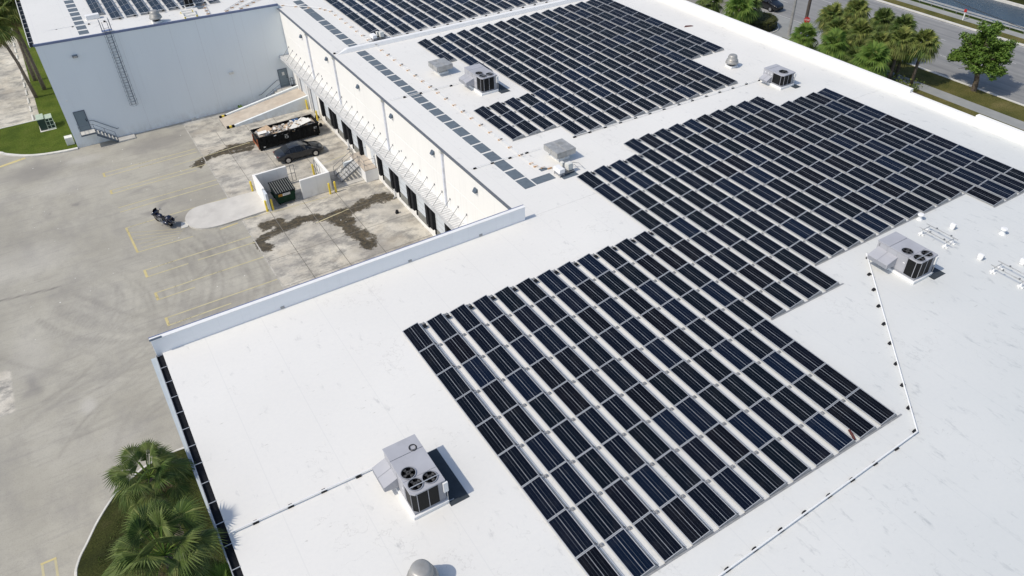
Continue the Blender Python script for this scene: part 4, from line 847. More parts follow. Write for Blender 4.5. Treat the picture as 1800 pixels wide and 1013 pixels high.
def rtu(label, x0, x1, y1, y0, zt_, cw, hood, fans, num=None, pad_=None, fr=.30):
    """x0..x1, y1 (far) .. y0 (near); condenser section cw long at the near end"""
    T_ = thing('rooftop_unit', label, 'air conditioner', (x0, y0, 0), 'packaged air conditioners on the white roof')
    zb = .28; yc = y0 + cw
    MB().box(x0 - .10, x1 + .06, y0 - .10, y1 + .08, 0.003, zb - .10).build('roof_curb', 'white', T_, bev=.02)
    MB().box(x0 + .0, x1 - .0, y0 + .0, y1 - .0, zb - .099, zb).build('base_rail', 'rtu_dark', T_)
    MB().box(x0, x1, yc, y1, zb + .001, zt_ - .05).build('cabinet', 'rtu', T_, bev=.012)
    # top lid in two sheets with a seam
    ym = y1 - (y1 - yc) * .38
    MB().box(x0 - .03, x1 + .03, ym + .01, y1 + .03, zt_ - .049, zt_).build('lid', 'rtu', T_, bev=.01); MB().box(x0 - .03, x1 + .03, yc + .0, ym - .01, zt_ - .049, zt_ - .006).build('lid', 'rtu', T_, bev=.01)
    c = .16; lid = [(x0 - .03 + c, y0 - .02), (x1 + .03, y0 - .02), (x1 + .03, yc - .012), (x0 - .03, yc - .012), (x0 - .03, y0 - .02 + c)]
    MB().prism(lid, zt_ - .08, zt_ - .003).build('condenser_top', 'rtu', T_, bev=.01)
    MB().box(x0 - .028, x1 + .028, yc - .011, yc - .001, zt_ - .03, zt_ - .02).build('seam', 'black', T_)
    xe = x1 - .32
    core = MB().prism([(x0 + .02 + c, y0), (xe, y0), (xe, yc - .002), (x0 + .02, yc - .002), (x0 + .02, y0 + c)], zb + .001, zt_ - .082).build('coil', 'coil', T_)
    g = MB()
    for q in (0.0, .55): X = x0 + c + .05 + (xe - x0 - c - .1) * q; g.box(X - .013, X + .013, y0 - .018, y0 - .001, zb, zt_ - .08)
    for q in (0.0,): Y = y0 + c + .04 + (cw - c - .12) * q; g.box(x0 + .0, x0 + .019, Y - .013, Y + .013, zb, zt_ - .08)
    g.build('coil_guard', 'rtu', T_)
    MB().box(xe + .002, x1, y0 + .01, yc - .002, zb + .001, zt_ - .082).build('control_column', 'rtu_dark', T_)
    MB().box(x1 - .12, x1 + .10, y0 - .09, y0 + .009, zb + .50, zt_ - .12).build('switch_box', 'white', T_, bev=.015)
    MB().tube([(x1 + .04, y0 - .04, zb + .5), (x1 + .04, y0 - .04, .06), (x1 + .3, y0 - .04, .04)], .025, 6).build('conduit', 'alu_dull', T_)
    if cw > .5 and len(fans) > 1:
        MB().box(x0 + .05, x1 - .12, y0 + cw * .42 - .02, y0 + cw * .42 + .02, zt_ + .05, zt_ + .075).build('cross_bar', 'alu', T_)
    # side access panels on the left face
    n_ = 3
    for k in range(n_):
        a_ = yc + .04 + (y1 - yc - .06) * k / n_; b_ = yc + .0 + (y1 - yc - .06) * (k + 1) / n_
        pn = MB().box(x0 - .014, x0 - .001, a_, b_, zb + .06, zt_ - .10).build('access_panel', 'rtu', T_, bev=.004)
        MB().box(x0 - .022, x0 - .0145, a_ + .05, a_ + .17, zb + .62, zb + .67).build('label_plate', 'white', pn)
    hx, hy0, hy1, hz0, hz1 = hood
    h = MB().add([(x0 - .015, hy0, hz1 + .18), (hx, hy0, hz1 - .06), (hx, hy1, hz1 - .06), (x0 - .015, hy1, hz1 + .18), (x0 - .015, hy0, hz0), (hx, hy0, hz0 + .08), (hx, hy1, hz0 + .08), (x0 - .015, hy1, hz0)], [(0, 1, 2, 3), (4, 7, 6, 5), (0, 4, 5, 1), (3, 2, 6, 7), (1, 5, 6, 2)])
    hd = fixnormals(h.build('rain_hood', 'rtu', T_)); ym = (hy0 + hy1) / 2
    s = MB().add([(x0 - .016, ym - .012, hz1 + .188), (hx - .004, ym - .012, hz1 - .052), (hx - .004, ym + .012, hz1 - .052), (x0 - .016, ym + .012, hz1 + .188), (hx - .01, ym - .012, hz0 + .08), (hx - .01, ym + .012, hz0 + .08)], [(0, 1, 2, 3), (1, 4, 5, 2)]); s.build('seam', 'rtu_dark', hd)
    MB().box(hx - .012, hx - .002, hy0 + .05, hy1 - .05, hz0 + .10, hz1 - .10).build('louvre', 'rtu_dark', hd)
    for (fx, fy) in fans: fan(T_, fx, fy, zt_ + .0, fr)
    if num:
        mt = MB(); Mx = Matrix.Translation((x0 - .018, y1 - .14, zt_ - .22)) @ Euler((PI / 2, 0, -PI / 2)).to_matrix().to_4x4(); text_mb(mt, num, .22, Mx); mt.build('number', 'black', T_)
    if pad_:
        tag(MB().box(*pad_, .003, .016).build('rubber_mat', 'mat_shaded'), 'shaded grey rubber walkway mat on the roof beside the ' + label.split(' with ')[0].replace('large ', ''), 'mat', 'rubber mats beside the air conditioners')
    return T_
rtu('grey air conditioner with three fans between the vents and the array corner', 26.02, 27.55, -9.45, -12.15, 1.42, .72, (25.2, -10.85, -9.55, .45, .86), [(26.40, -11.05), (26.38, -11.82), (27.08, -11.80)], '2', (27.3, 28.35, -12.6, -11.2))
rtu('grey air conditioner with coiled wire on its lid, nearest the camera', -4.47, -2.98, -8.0, -10.85, 1.50, .80, (-5.12, -9.33, -8.05, .40, .80), [(-4.10, -9.75), (-4.10, -10.42), (-3.44, -10.42)], None, (-2.95, -2.06, -11.15, -8.05))
rtu('grey air conditioner with three fans beside the notch in the middle array', 18.5, 20.0, 26.6, 23.6, 1.45, .85, (17.72, 24.9, 26.25, .45, .88), [(18.90, 24.72), (18.86, 24.02), (19.52, 24.02)], None, (20.0, 20.9, 22.95, 25.4))
rtu('small grey air conditioner with a single fan near the street parapet', 39.62, 41.05, 12.35, 10.25, 1.18, 1.05, (39.05, 11.35, 12.2, .25, .55), [(40.25, 10.82)], None, (40.75, 41.4, 9.65, 10.6), .36)
cw_ = MB()
for q in range(3): cw_.tube([(-3.35 + (.17 - .02 * q) * math.cos(2 * PI * t / 24), -8.62 + (.19 - .03 * q) * math.sin(2 * PI * t / 24), 1.51 + q * .012) for t in range(25)], .009, 4)
tag(cw_.build('wire_coil', 'black'), 'thin dark coil of wire on the lid of the nearest air conditioner', 'wire coil')

# low box hoods
def boxhood(x0, x1, y0, y1, label):
    T_ = thing('exhaust_hood', label, 'roof hood', ((x0 + x1) / 2, (y0 + y1) / 2, 0), 'weathered box exhaust hoods')
    MB().box(x0 + .38, x1 - .28, y0 + .36, y1 - .30, .003, .22).build('curb', 'white', T_, bev=.02)
    MB().box(x0 + .45, x1 - .35, y0 + .43, y1 - .37, .221, .52).build('throat', 'galv', T_)
    MB().box(x0, x1, y0, y1, .50, .94).build('cap', 'galv', T_, bev=.01)
    s = MB(); xm, ym = (x0 + x1) / 2, (y0 + y1) / 2
    s.box(xm - .015, xm + .015, y0 - .004, y1 + .004, .941, .965); s.box(x0 - .012, x0 - .001, ym - .02, ym + .02, .5, .94); s.box(xm - .02, xm + .02, y0 - .012, y0 - .005, .5, .94)
    s.box(x0 - .015, x1 + .015, y0 - .02, y0 - .013, .905, .93); s.box(x0 - .02, x0 - .013, y0, y1, .905, .93); s.build('seam', 'galv', T_)
boxhood(17.0, 18.62, 10.2, 11.95, 'weathered grey box hood on the roof near the end of the walkway pads')
boxhood(17.05, 18.65, 29.05, 30.75, 'weathered grey box hood at the upper corner of the middle array')
def mushroom(x, y, z, s, label, curb=True):
    T_ = thing('exhaust_fan', label, 'exhaust fan', (x, y, z), 'dome shaped exhaust fans')
    if curb: MB().box(x - .42 * s, x + .42 * s, y - .42 * s, y + .42 * s, z + .003, z + .16).build('curb', 'white', T_, bev=.02)
    MB().lathe([(.27 * s, .15), (.27 * s, .42 * s)], (x, y, z), 20).build('throat', 'darkhole', T_)
    st = MB()
    for k in range(6): a = k * PI / 3; st.tube([(x + .3 * s * math.cos(a), y + .3 * s * math.sin(a), z + .16), (x + .48 * s * math.cos(a), y + .48 * s * math.sin(a), z + .45 * s)], .014, 4)
    st.build('brackets', 'steel', T_)
    MB().lathe([(.50 * s, .36 * s), (.60 * s, .40 * s), (.60 * s, .46 * s), (.53 * s, .62 * s), (.50 * s, .66 * s)], (x, y, z), 32).build('skirt', 'fan_metal', T_, smooth=True)
    MB().lathe([(.52 * s, .661 * s), (.525 * s, .69 * s), (.44 * s, .73 * s), (.42 * s, .98 * s), (.37 * s, 1.10 * s), (.28 * s, 1.145 * s), (.01, 1.16 * s)], (x, y, z), 32).build('cap', 'fan_metal', T_, smooth=True)
mushroom(39.75, 16.1, 0, .95, 'grey dome exhaust fan on the roof behind the single fan unit')
mushroom(-1.15, 56.75, zt(-1.15), 1.05, 'grey dome exhaust fan at the edge of the upper left roof')
mushroom(-5.52, -13.72, 0, 1.06, 'grey dome exhaust fan in the foreground below the nearest air conditioner')

# roof plumbing vents
def vent_cap(x, y, wh):
    T_ = thing('roof_vent', 'small white mushroom vent ' + wh, 'vent', (x, y, 0), 'small white roof vents')
    MB().lathe([(.20, .003), (.14, .10), (.11, .12), (.11, .34)], (x, y, 0), 16).build('pipe', 'white', T_)
    MB().lathe([(.16, .30), (.20, .33), (.20, .38), (.17, .42), (.01, .435)], (x, y, 0), 12).build('cap', 'white', T_)
vent_cap(32.0, -8.3, 'at the near edge of the array beyond the numbered unit'); vent_cap(34.72, -12.05, 'standing alone near the right edge of the photo')
def gooseneck(x, y, wh, wide=False):
    T_ = thing('roof_vent', 'small white box vent ' + wh, 'vent', (x, y, 0), 'small white roof vents')
    MB().box(x - .12, x + .12, y - .12, y + .12, .003, .10).build('base', 'white', T_, bev=.02)
    MB().box(x - .10, x + .10, y - .16, y + .16, .101, .38).build('hood', 'white', T_, bev=.03)
    MB().box(x - .09, x + .09, y - .166, y - .161, .12, .22).build('opening', 'rtu_dark', T_)
gooseneck(32.72, -10.05, 'above the first pipe rack'); gooseneck(31.2, -12.85, 'between the two pipe racks'); gooseneck(32.75, -14.45, 'beside the second pipe rack at the photo edge')
# pipe racks: white block feet, cross bars, two runs
def rack(y1, y0, wh):
    T_ = thing('pipe_rack', wh, 'pipe rack', (31.0, y0, 0), 'pipe racks on white block feet')
    for y in (y1, y0):
        for x in (30.62, 31.32):
            f = MB().prism([(x - .17, y - .04), (x - .04, y - .04), (x - .04, y - .17), (x + .04, y - .17), (x + .04, y - .04), (x + .17, y - .04), (x + .17, y + .04), (x + .04, y + .04), (x + .04, y + .17), (x - .04, y + .17), (x - .04, y + .04), (x - .17, y + .04)], .003, .09)
            f.add([(x - .07, y - .07, .09), (x + .07, y - .07, .09), (x + .07, y + .07, .09), (x - .07, y + .07, .09), (x, y, .34)], [(0, 1, 4), (1, 2, 4), (2, 3, 4), (3, 0, 4)]); f.build('block_foot', 'white', T_)
        MB().tube([(30.55, y, .37), (31.40, y, .37)], .022, 6).build('cross_bar', 'alu_dull', T_)
    for x in (30.62, 31.30):
        MB().tube([(x, y1 + .25, .42), (x, y0 - .25, .42)], .026, 6).build('pipe', 'alu_dull', T_)
    for x in (30.62, 31.30):
        for y in (y1 - .45, y0 + .2): MB().box(x - .04, x + .04, y - .04, y + .04, .44, .50).build('pipe_clamp', 'steel', T_)
rack(-9.4, -11.0, 'upper white footed pipe rack beside the numbered air conditioner'); rack(-14.0, -15.6, 'lower white footed pipe rack at the right edge of the photo')

# drain pipes carried on small black blocks
def blockfoot(root, x, y, z=0, s=1.0):
    MB().prism_y([(x - .13 * s, z + .003), (x - .07 * s, z + .11 * s), (x + .07 * s, z + .11 * s), (x + .13 * s, z + .003)], y - .07, y + .07).build('pipe_block', 'navy' if False else 'black', root)
def pipe_run(label, pts, feet, r=.022, mat='white', z=0, lift=.13, s=1.0):
    T_ = thing('drain_pipe', label, 'pipe', (pts[0][0], pts[0][1], z))
    MB().tube([(x, y, z + lift) for x, y in pts], r, 8).build('pipe', mat, T_)
    for x, y in feet: blockfoot(T_, x, y, z, s)
pipe_run('white pipe from the numbered air conditioner turning back across the foreground roof', [(26.1, -8.95), (16.70, -19.12), (0.0, -19.7)],
         [(25.95, -9.2), (24.68, -10.3), (23.73, -11.35), (22.76, -12.42), (21.76, -13.52), (20.76, -14.66), (19.74, -15.78), (18.75, -16.88), (17.73, -17.97), (16.72, -19.02), (15.17, -19.2), (13.69, -19.23), (12.16, -19.27), (10.7, -19.3), (9.2, -19.33), (7.77, -19.38), (6.25, -19.44), (4.72, -19.5)], .040)
pipe_run('white pipe running left from the nearest air conditioner', [(-4.5, -7.95), (-7.6, -7.5), (-11.0, -7.45)] if False else [(-4.9, -7.58), (-11.2, -7.44)], [(-5.66, -7.58), (-7.23, -7.5), (-8.7, -7.47), (-10.2, -7.45)], .035)
pipe_run('thin white pipe between the near array and the middle array', [(39.6, 12.5), (20.3, 13.02)], [(39.55, 12.53), (38.07, 12.61), (36.56, 12.66), (35.1, 12.7), (33.65, 12.74), (32.15, 12.78), (30.76, 12.84), (29.22, 12.86), (27.78, 12.9), (26.36, 12.93), (24.87, 12.95), (23.4, 12.97), (21.93, 12.98), (20.53, 13.0)])
pipe_run('thin white pipe from the dock edge to the nearer box hood', [(11.5, 13.14), (17.3, 12.9)], [(11.88, 13.12), (13.31, 13.08), (14.76, 13.0), (16.19, 12.96)])
pipe_run('thin white pipe from the dock edge past the pads to the middle unit', [(11.5, 27.1), (18.2, 26.75)], [(12.87, 26.98), (14.36, 26.9), (15.75, 26.82), (17.21, 26.78)])
pipe_run('white pipe in front of the back array along the roof curb', [(11.6, 39.8), (15.8, 40.62), (19.5, 40.55), (37.5, 40.2)], [(11.54, 39.8), (12.88, 40.12), (14.34, 40.37), (15.79, 40.6), (19.58, 40.58), (21.1, 40.56), (22.6, 40.53), (24.1, 40.5), (25.6, 40.47), (27.1, 40.44), (28.6, 40.41), (30.1, 40.37), (31.6, 40.33), (33.1, 40.3), (34.6, 40.27), (36.1, 40.24)], .03)
pipe_run('thin white pipe along the front of the upper left roof', [(-12.0, 59.85), (5.5, 59.5)], [(-11.72, 59.84), (-10.25, 59.78), (-8.75, 59.7), (-7.23, 59.64), (-5.75, 59.6), (-4.24, 59.56), (-2.76, 59.56), (-1.33, 59.55), (0.1, 59.53), (1.52, 59.53), (3.0, 59.5), (4.47, 59.5)], .02, 'white', 1.0)
# electrical conduit on timber blocks
CR = thing('conduit_run', 'long grey conduit on pale timber blocks beside the walkway pads', 'conduit', (15.55, 9.5, 0))
pth = [(11.7, 56.8), (15.05, 53.0), (15.6, 51.6), (15.6, 11.2), (15.75, 10.6), (16.35, 10.1)]
for off in (-.10, 0.0, .10): MB().tube([(x + off, y + off * .3, .13) for x, y in pth], .014, 5).build('conduit', 'white', CR)
for x, y in [(11.99, 56.57), (13.03, 55.3), (14.1, 54.1), (15.05, 53.06), (15.3, 52.3)] + [(15.62, 51.5 - 1.47 * k) for k in range(9)] + [(15.6, 37.9 - 1.47 * k) for k in range(19)] + [(15.62, 10.9), (15.95, 10.45), (16.3, 10.1)]:
    MB().box(x - .16, x + .16, y - .05, y + .05, .003, .10).build('timber_block', 'wood', CR)
for k in range(14): MB().box(15.5, 15.7, 50.9 - k * 2.94, 50.98 - k * 2.94, .18, .22).build('conduit_strap', 'steel', CR)
# combiner boxes
def combiner(x, y, label):
    T_ = thing('inverter_station', label, 'inverter', (x, y, 0), 'white inverter boxes with grey cabinets')
    a = MB().add([(x, y - .35, .62), (x + .42, y - .35, .62), (x + .42, y + .45, .62), (x, y + .45, .62), (x - .05, y - .35, .32), (x + .42, y - .35, .32), (x + .42, y + .45, .32), (x - .05, y + .45, .32)], [(0, 1, 2, 3), (7, 6, 5, 4), (0, 4, 5, 1), (1, 5, 6, 2), (2, 6, 7, 3), (3, 7, 4, 0)])
    fixnormals(a.build('sun_shade', 'white', T_, bev=.02)); MB().box(x + .04, x + .38, y - .25, y + .35, .10, .319).build('inverter_body', 'rtu_dark', T_)
    for dx in (.05, .37):
        for dy in (-.3, .4): MB().box(x + dx - .02, x + dx + .02, y + dy - .02, y + dy + .02, .003, .32).build('leg', 'alu_dull', T_)
    MB().box(x + .85, x + 1.25, y - .15, y + .25, .22, .72).build('cabinet', 'offwhite', T_, bev=.02); MB().box(x + .75, x + .95, y + .45, y + .75, .18, .6).build('cabinet', 'offwhite', T_, bev=.02)
    MB().box(x + .5, x + 1.35, y - .25, y + .3, .12, .16).build('skid', 'steel', T_)
    p = MB(); p.tube([(x + .95, y + .3, .4), (x + 1.3, y + .5, .5), (x + 1.9, y + .1, .42), (x + 2.1, y - .3, .15)], .022, 5); p.tube([(x + 1.2, y + .1, .4), (x + 1.6, y + .15, .35), (x + 1.75, y - .2, .12)], .022, 5); p.tube([(x + .4, y, .2), (x + .9, y, .25)], .03, 5); p.build('conduit', 'alu_dull', T_)
combiner(16.15, 8.95, 'white shaded inverter with grey cabinets at the upper left corner of the near array')
combiner(15.85, 40.75, 'white shaded inverter with grey cabinets at the near corner of the back array')
tag(MB().box(16.0, 18.2, 40.05, 40.5, .003, .012).build('rubber_mat', 'pad'), 'grey rubber mat under the back array inverter', 'mat')
tag(MB().prism([(43.0, 25.9), (43.4, 25.75), (43.9, 25.6), (43.8, 25.85), (43.3, 26.1)], .003, .06).build('roof_scrap', simple_once('scrap_maroon', (.10, .025, .02))), 'small dark red scrap lying on the roof near the street parapet', 'scrap')
tag(MB().tube([(14.25, -17.4, .09), (14.12, -17.65, .11), (14.0, -17.9, .09)], .06, 8).build('scrap_piece', simple_once('scrap_maroon', (.10, .025, .02))), 'small reddish brown scrap between panels at the lower right of the near array', 'scrap')

# things on the upper left roof
z1_ = zt(2.5)
T_ = thing('rooftop_unit', 'tall black cased condenser on the upper left roof, cut by the top edge', 'air conditioner', (2.9, 59.9, z1_))
MB().box(2.35, 3.35, 59.5, 60.3, z1_, z1_ + .18).build('roof_curb', 'white', T_, bev=.02); MB().box(2.4, 3.3, 59.55, 60.25, z1_ + .181, z1_ + 1.15).build('coil', 'coil', T_)
g = MB()
for X in (2.4, 2.85, 3.28): g.box(X - .02, X + .02, 59.53, 59.549, z1_ + .18, z1_ + 1.16)
g.build('coil_guard', 'alu_dull', T_)
MB().box(2.36, 3.34, 59.51, 60.29, z1_ + 1.151, z1_ + 1.2).build('lid', 'rtu', T_); fan(T_, 2.85, 59.9, z1_ + 1.2, .28)
tag(MB().box(3.45, 4.2, 58.7, 59.5, z1_ + .004, z1_ + .016).build('rubber_mat', 'pad'), 'dark mat beside the tall condenser on the upper left roof', 'mat')
T_ = thing('roof_stand', 'pale yellow pipe stand at the edge of the upper left roof', 'pipe stand', (2.1, 56.9, z1_))
for x in (1.6, 2.8): MB().tube([(x, 56.3, z1_ + .05), (x, 58.3, z1_ + .35)], .05, 6).build('pipe', 'offwhite', T_)
for y in (56.35, 57.3, 58.25): MB().tube([(1.55, y, z1_ + .2), (2.85, y, z1_ + .2)], .05, 6).build('cross_bar', 'offwhite', T_)
for x in (1.6, 2.8):
    for y in (56.35, 58.25): MB().box(x - .07, x + .07, y - .07, y + .07, z1_ + .003, z1_ + .2).build('leg', 'yellow', T_)
def lconduit(x0, y0, x1, y1, label):
    T_ = thing('conduit_run', label, 'conduit', (x0, y0, .8), 'conduit runs on the upper left roof')
    d = Vector((x1 - x0, y1 - y0, 0)).normalized(); n = Vector((-d.y, d.x, 0)) * .12
    for s in (-1, 1): MB().tube([(x0 + n.x * s, y0 + n.y * s, zt(x0) + .16), (x1 + n.x * s, y1 + n.y * s, zt(x1) + .16)], .022, 5).build('conduit', 'alu', T_)
    L_ = (Vector((x1, y1, 0)) - Vector((x0, y0, 0))).length; q = .3
    while q < L_: x, y = x0 + d.x * q, y0 + d.y * q; MB().box(x - .18, x + .18, y - .05, y + .05, zt(x) + .003, zt(x) + .1).build('timber_block', 'wood', T_); q += 1.1
lconduit(3.95, 56.2, 4.6, 63.5, 'conduit pair crossing the upper left roof beside the condenser'); lconduit(5.7, 56.2, 9.6, 60.3, 'slanting conduit pair near the right end of the upper left roof'); lconduit(7.2, 56.2, 11.0, 59.3, 'rightmost slanting conduit pair on the upper left roof')
o = MB().box(-7.25, -5.95, 61.1, 61.7, zt(-6.6) + .003, zt(-6.6) + .45).build('roof_box', 'white', None, bev=.03); tag(o, 'low white box curb behind the ladder top on the upper left roof', 'roof curb')
# ------------------------------------------------------------------ vehicles and yard things
def sedan(label, x, y, z, rz, paint, suv=False, group=None):
    T_ = thing('parked_car' if not suv else 'suv', label, 'car', (0, 0, 0), group)
    # stations along length: x, half width at sill/mid/belt, z bottom, z belt/hood, roof half width, roof z
    H = .22 if suv else 0
    st = [(-2.42, .70, .42, .62, None), (-2.36, .82, .30, .86, None), (-2.05, .90, .26, .98, None), (-1.62, .915, .24, 1.01, (.62, 1.06)), (-1.05, .92, .22, .98, (.58, 1.36)), (-.45, .925, .22, .96, (.60, 1.455)), (.10, .925, .22, .945, (.60, 1.45)),
          (.55, .925, .22, .935, (.58, 1.36)), (1.22, .92, .23, .93, (.62, .985)), (1.75, .91, .25, .86, None), (2.15, .85, .28, .76, None), (2.38, .70, .34, .62, None), (2.45, .55, .42, .55, None)]
    body, glass = MB(), MB(); rings = []
    for (sx, hw, zb, zk, rf) in st:
        zk += H * .8; rz_, rw = (rf[1] + H * 1.2, rf[0]) if rf else (zk + .035, hw * .45)
        if suv and rf is None and sx < -1.5: pass
        m_ = (zb + zk) / 2 + .05
        half = [(0, zb), (hw * .85, zb), (hw, zb + .12), (hw, m_), (hw * .96, zk), (rw + .0, rz_) if rf else (hw * .78, zk + .02), (rw * .62, rz_ + .015), (0, rz_ + .02)]
        rings.append([(sx, yy, zz) for yy, zz in half] + [(sx, -yy, zz) for yy, zz in half[-2:0:-1]])
    n = len(rings[0])
    for i in range(len(rings) - 1):
        for k in range(n):
            k2 = (k + 1) % n; q = [rings[i][k], rings[i][k2], rings[i + 1][k2], rings[i + 1][k]]
            side = k in (4, 9); cab = st[i][4] is not None and st[i + 1][4] is not None; ws = k in (5, 6, 7, 8) and i in (3, 7) 
            if (side and cab) or ws: glass.add(q, [(0, 1, 2, 3)])
            else: body.add(q, [(0, 1, 2, 3)])
    body.poly(rings[0]); body.poly(rings[-1][::-1])
    b = body.build('body', paint, T_); bm = bmesh.new(); bm.from_mesh(b.data); bmesh.ops.remove_doubles(bm, verts=bm.verts, dist=.001); bmesh.ops.recalc_face_normals(bm, faces=bm.faces); bm.to_mesh(b.data); bm.free()
    b.data.polygons.foreach_set('use_smooth', [True] * len(b.data.polygons)); b.modifiers.new('sub', 'SUBSURF').render_levels = 2
    for md in b.modifiers: md.levels = 2
    gbuild = glass.build('windows', 'glass', T_); bm = bmesh.new(); bm.from_mesh(gbuild.data); bmesh.ops.remove_doubles(bm, verts=bm.verts, dist=.001); bm.to_mesh(gbuild.data); bm.free()
    pm = MB()
    for s in (-1, 1):
        for i_ in (3, 4, 5, 6, 7, 8):
            a_, b_ = rings[i_][4], rings[i_][5]
            if i_ in (4, 5, 6): pm.tube([(a_[0] - .02, s * a_[1], a_[2]), (b_[0] - .02, s * (b_[1] + .01), b_[2])], .028, 5)
        pm.tube([(rings[i_][5][0], s * rings[i_][5][1], rings[i_][5][2] + .004) for i_ in (3, 4, 5, 6, 7, 8)], .030, 5)
    pm.build('roof_pillars', paint, T_)
    for s in (-1, 1):
        for wx in (-1.42, 1.42):
            w_ = MB().lathe([(.20, -.11), (.325, -.11), (.335, -.05), (.335, .05), (.325, .11), (.20, .11)], (wx, s * .83, .335), 20, 'y').build('wheel', 'tyre', T_)
            MB().lathe([(.365, -.01), (.385, 0)], (wx, s * .935, .36), 20, 'y').build('wheel_arch', 'darkhole', T_)
            r_ = MB()
            r_.lathe([(.205, -.01), (.215, -.01), (.215, .01), (.205, .01)], (wx, s * .943, .335), 20, 'y')
            for k in range(5):
                a = 2 * PI * k / 5 + .3; p0 = Vector((math.cos(a), 0, math.sin(a))); p1 = Vector((-math.sin(a), 0, math.cos(a))) * .035; c_ = Vector((wx, s * .948, .335))
                r_.quad(*(tuple(c_ + v) for v in (p0 * .04 - p1, p0 * .22 - p1 * .7, p0 * .22 + p1 * .7, p0 * .04 + p1)))
            r_.build('rim', 'chrome', w_)
        MB().box(2.0, 2.30, s * .62 - .12, s * .62 + .16, .60 + H * .5, .70 + H * .6).build('headlight', 'lamp', T_, bev=.03)
        MB().box(-2.40, -2.2, s * .66 - .14, s * .66 + .12, .78 + H * .5, .88 + H * .6).build('tail_light', simple_once('tail_lens', (.12, .015, .015), .3), T_, bev=.03)
        MB().box(.62, .80, s * .98 - .09, s * .98 + .09, .95 + H, 1.07 + H).build('mirror', paint, T_, bev=.03)
        hd = MB()
        for hx in (-.95, .05): hd.box(hx, hx + .16, s * .93 - .015, s * .93 + .015, .80 + H, .83 + H)
        hd.build('door_handle', paint, T_)
    MB().box(-2.445, -2.41, -.26, .26, .55, .67).build('number_plate', 'offwhite', T_)
    MB().box(2.40, 2.47, -.5, .5, .34, .50).build('grille', 'black', T_, bev=.01)
    T_.location = (x, y, z); T_.rotation_euler = (0, 0, rz); return T_
sedan('dark grey sedan parked beside the full rubbish skip', 6.45, 41.0, G, rad(-1), 'car_grey')
sedan('black sport utility car driving on the street at the top edge', 77.2, 45.2, G + .01, rad(-90), 'car_black', True)

# roll-off skip
SK = thing('skip', 'long black roll-off skip heaped with boards and cardboard', 'skip', (3.3, 44.3, G))
x0, x1, y0, y1, zb, zt2 = 3.35, 9.85, 44.2, 46.45, G + .22, G + 1.42
sh = MB(); th = .06
sh.box(x0, x1, y0, y0 + th, zb, zt2); sh.box(x0, x1, y1 - th, y1, zb, zt2); sh.box(x0, x0 + th, y0 + th, y1 - th, zb, zt2); sh.box(x1 - th, x1, y0 + th, y1 - th, zb, zt2); sh.box(x0 + th, x1 - th, y0 + th, y1 - th, zb, zb + .06)
sh.build('hull', 'black_bin', SK)
for k in range(12):
    X = x0 + .3 + k * .54; MB().box(X, X + .07, y0 - .07, y0 - .001, zb, zt2 - .1).build('side_rib', 'black_bin', SK); MB().box(X, X + .07, y1 + .001, y1 + .07, zb, zt2 - .1).build('side_rib', 'black_bin', SK)
rm = MB(); rm.box(x0 - .05, x1 + .05, y0 - .09, y0 + .07, zt2 + .001, zt2 + .09); rm.box(x0 - .05, x1 + .05, y1 - .07, y1 + .09, zt2 + .001, zt2 + .09); rm.box(x0 - .05, x0 + .07, y0 + .07, y1 - .07, zt2 + .001, zt2 + .09); rm.box(x1 - .07, x1 + .05, y0 + .07, y1 - .07, zt2 + .001, zt2 + .09); rm.build('rim', 'black_bin', SK)
MB().box(x0 + .1, x1, y0 + .5, y0 + .65, G + .05, zb).build('skid', 'black_bin', SK); MB().box(x0 + .1, x1, y1 - .65, y1 - .5, G + .05, zb).build('skid', 'black_bin', SK)
d = MB().box(x0 - .07, x0 - .001, y0 + .1, y0 + .28, zb - .05, zt2 - .15); d.box(x0 - .07, x0 - .001, y1 - .4, y1 - .22, zb - .05, zt2 - .3); d.box(x0 - .12, x0 - .071, y0 + .1, y1 - .2, zb + .25, zb + .38); d.build('rusty_frame', 'rust', SK)
for x in (x0 + .15, x1 - .25):
    for y in (y0 + .05, y1 - .2): MB().lathe([(.02, 0), (.13, 0), (.13, .12), (.02, .12)], (x, y, G + .13), 12, 'y').build('roller', 'tyre', SK)
mk = MB(); Rm = random.Random(11)
def tface(mb, txt, size, x, z, y): return text_mb(mb, txt, size, Matrix.Translation((x, y, z)) @ Euler((PI / 2, 0, 0)).to_matrix().to_4x4(), .003)
for k in range(9):      # worn emblem amid ship
    a = k * 2 * PI / 9; mk.box(6.25 + .15 * math.cos(a), 6.25 + .15 * math.cos(a) + Rm.uniform(.05, .1), y0 - .078, y0 - .073, zb + .62 + .13 * math.sin(a), zb + .62 + .13 * math.sin(a) + Rm.uniform(.04, .08))
mk.box(6.1, 6.42, y0 - .078, y0 - .073, zb + .88, zb + .93)
tface(mk, '87', .36, 9.42, zb + .80, y0 - .076); mk.box(3.75, 3.95, y0 - .078, y0 - .073, zb + .12, zb + .24)
mk.build('painted_marks', 'offwhite', SK)
def slab(mb, cx, cy, cz, a, b, th, rx, ry, rz_):
    m4 = Matrix.Translation((cx, cy, cz)) @ Euler((rx, ry, rz_)).to_matrix().to_4x4()
    mb.hexa([tuple(m4 @ Vector(v)) for v in ((-a / 2, -b / 2, 0), (a / 2, -b / 2, 0), (a / 2, b / 2, 0), (-a / 2, b / 2, 0), (-a / 2, -b / 2, th), (a / 2, -b / 2, th), (a / 2, b / 2, th), (-a / 2, b / 2, th))])
Rd = random.Random(5); piles = {'debris': MB(), 'card': MB(), 'whitepaint_card': MB(), 'polewood': MB(), 'galv': MB()}
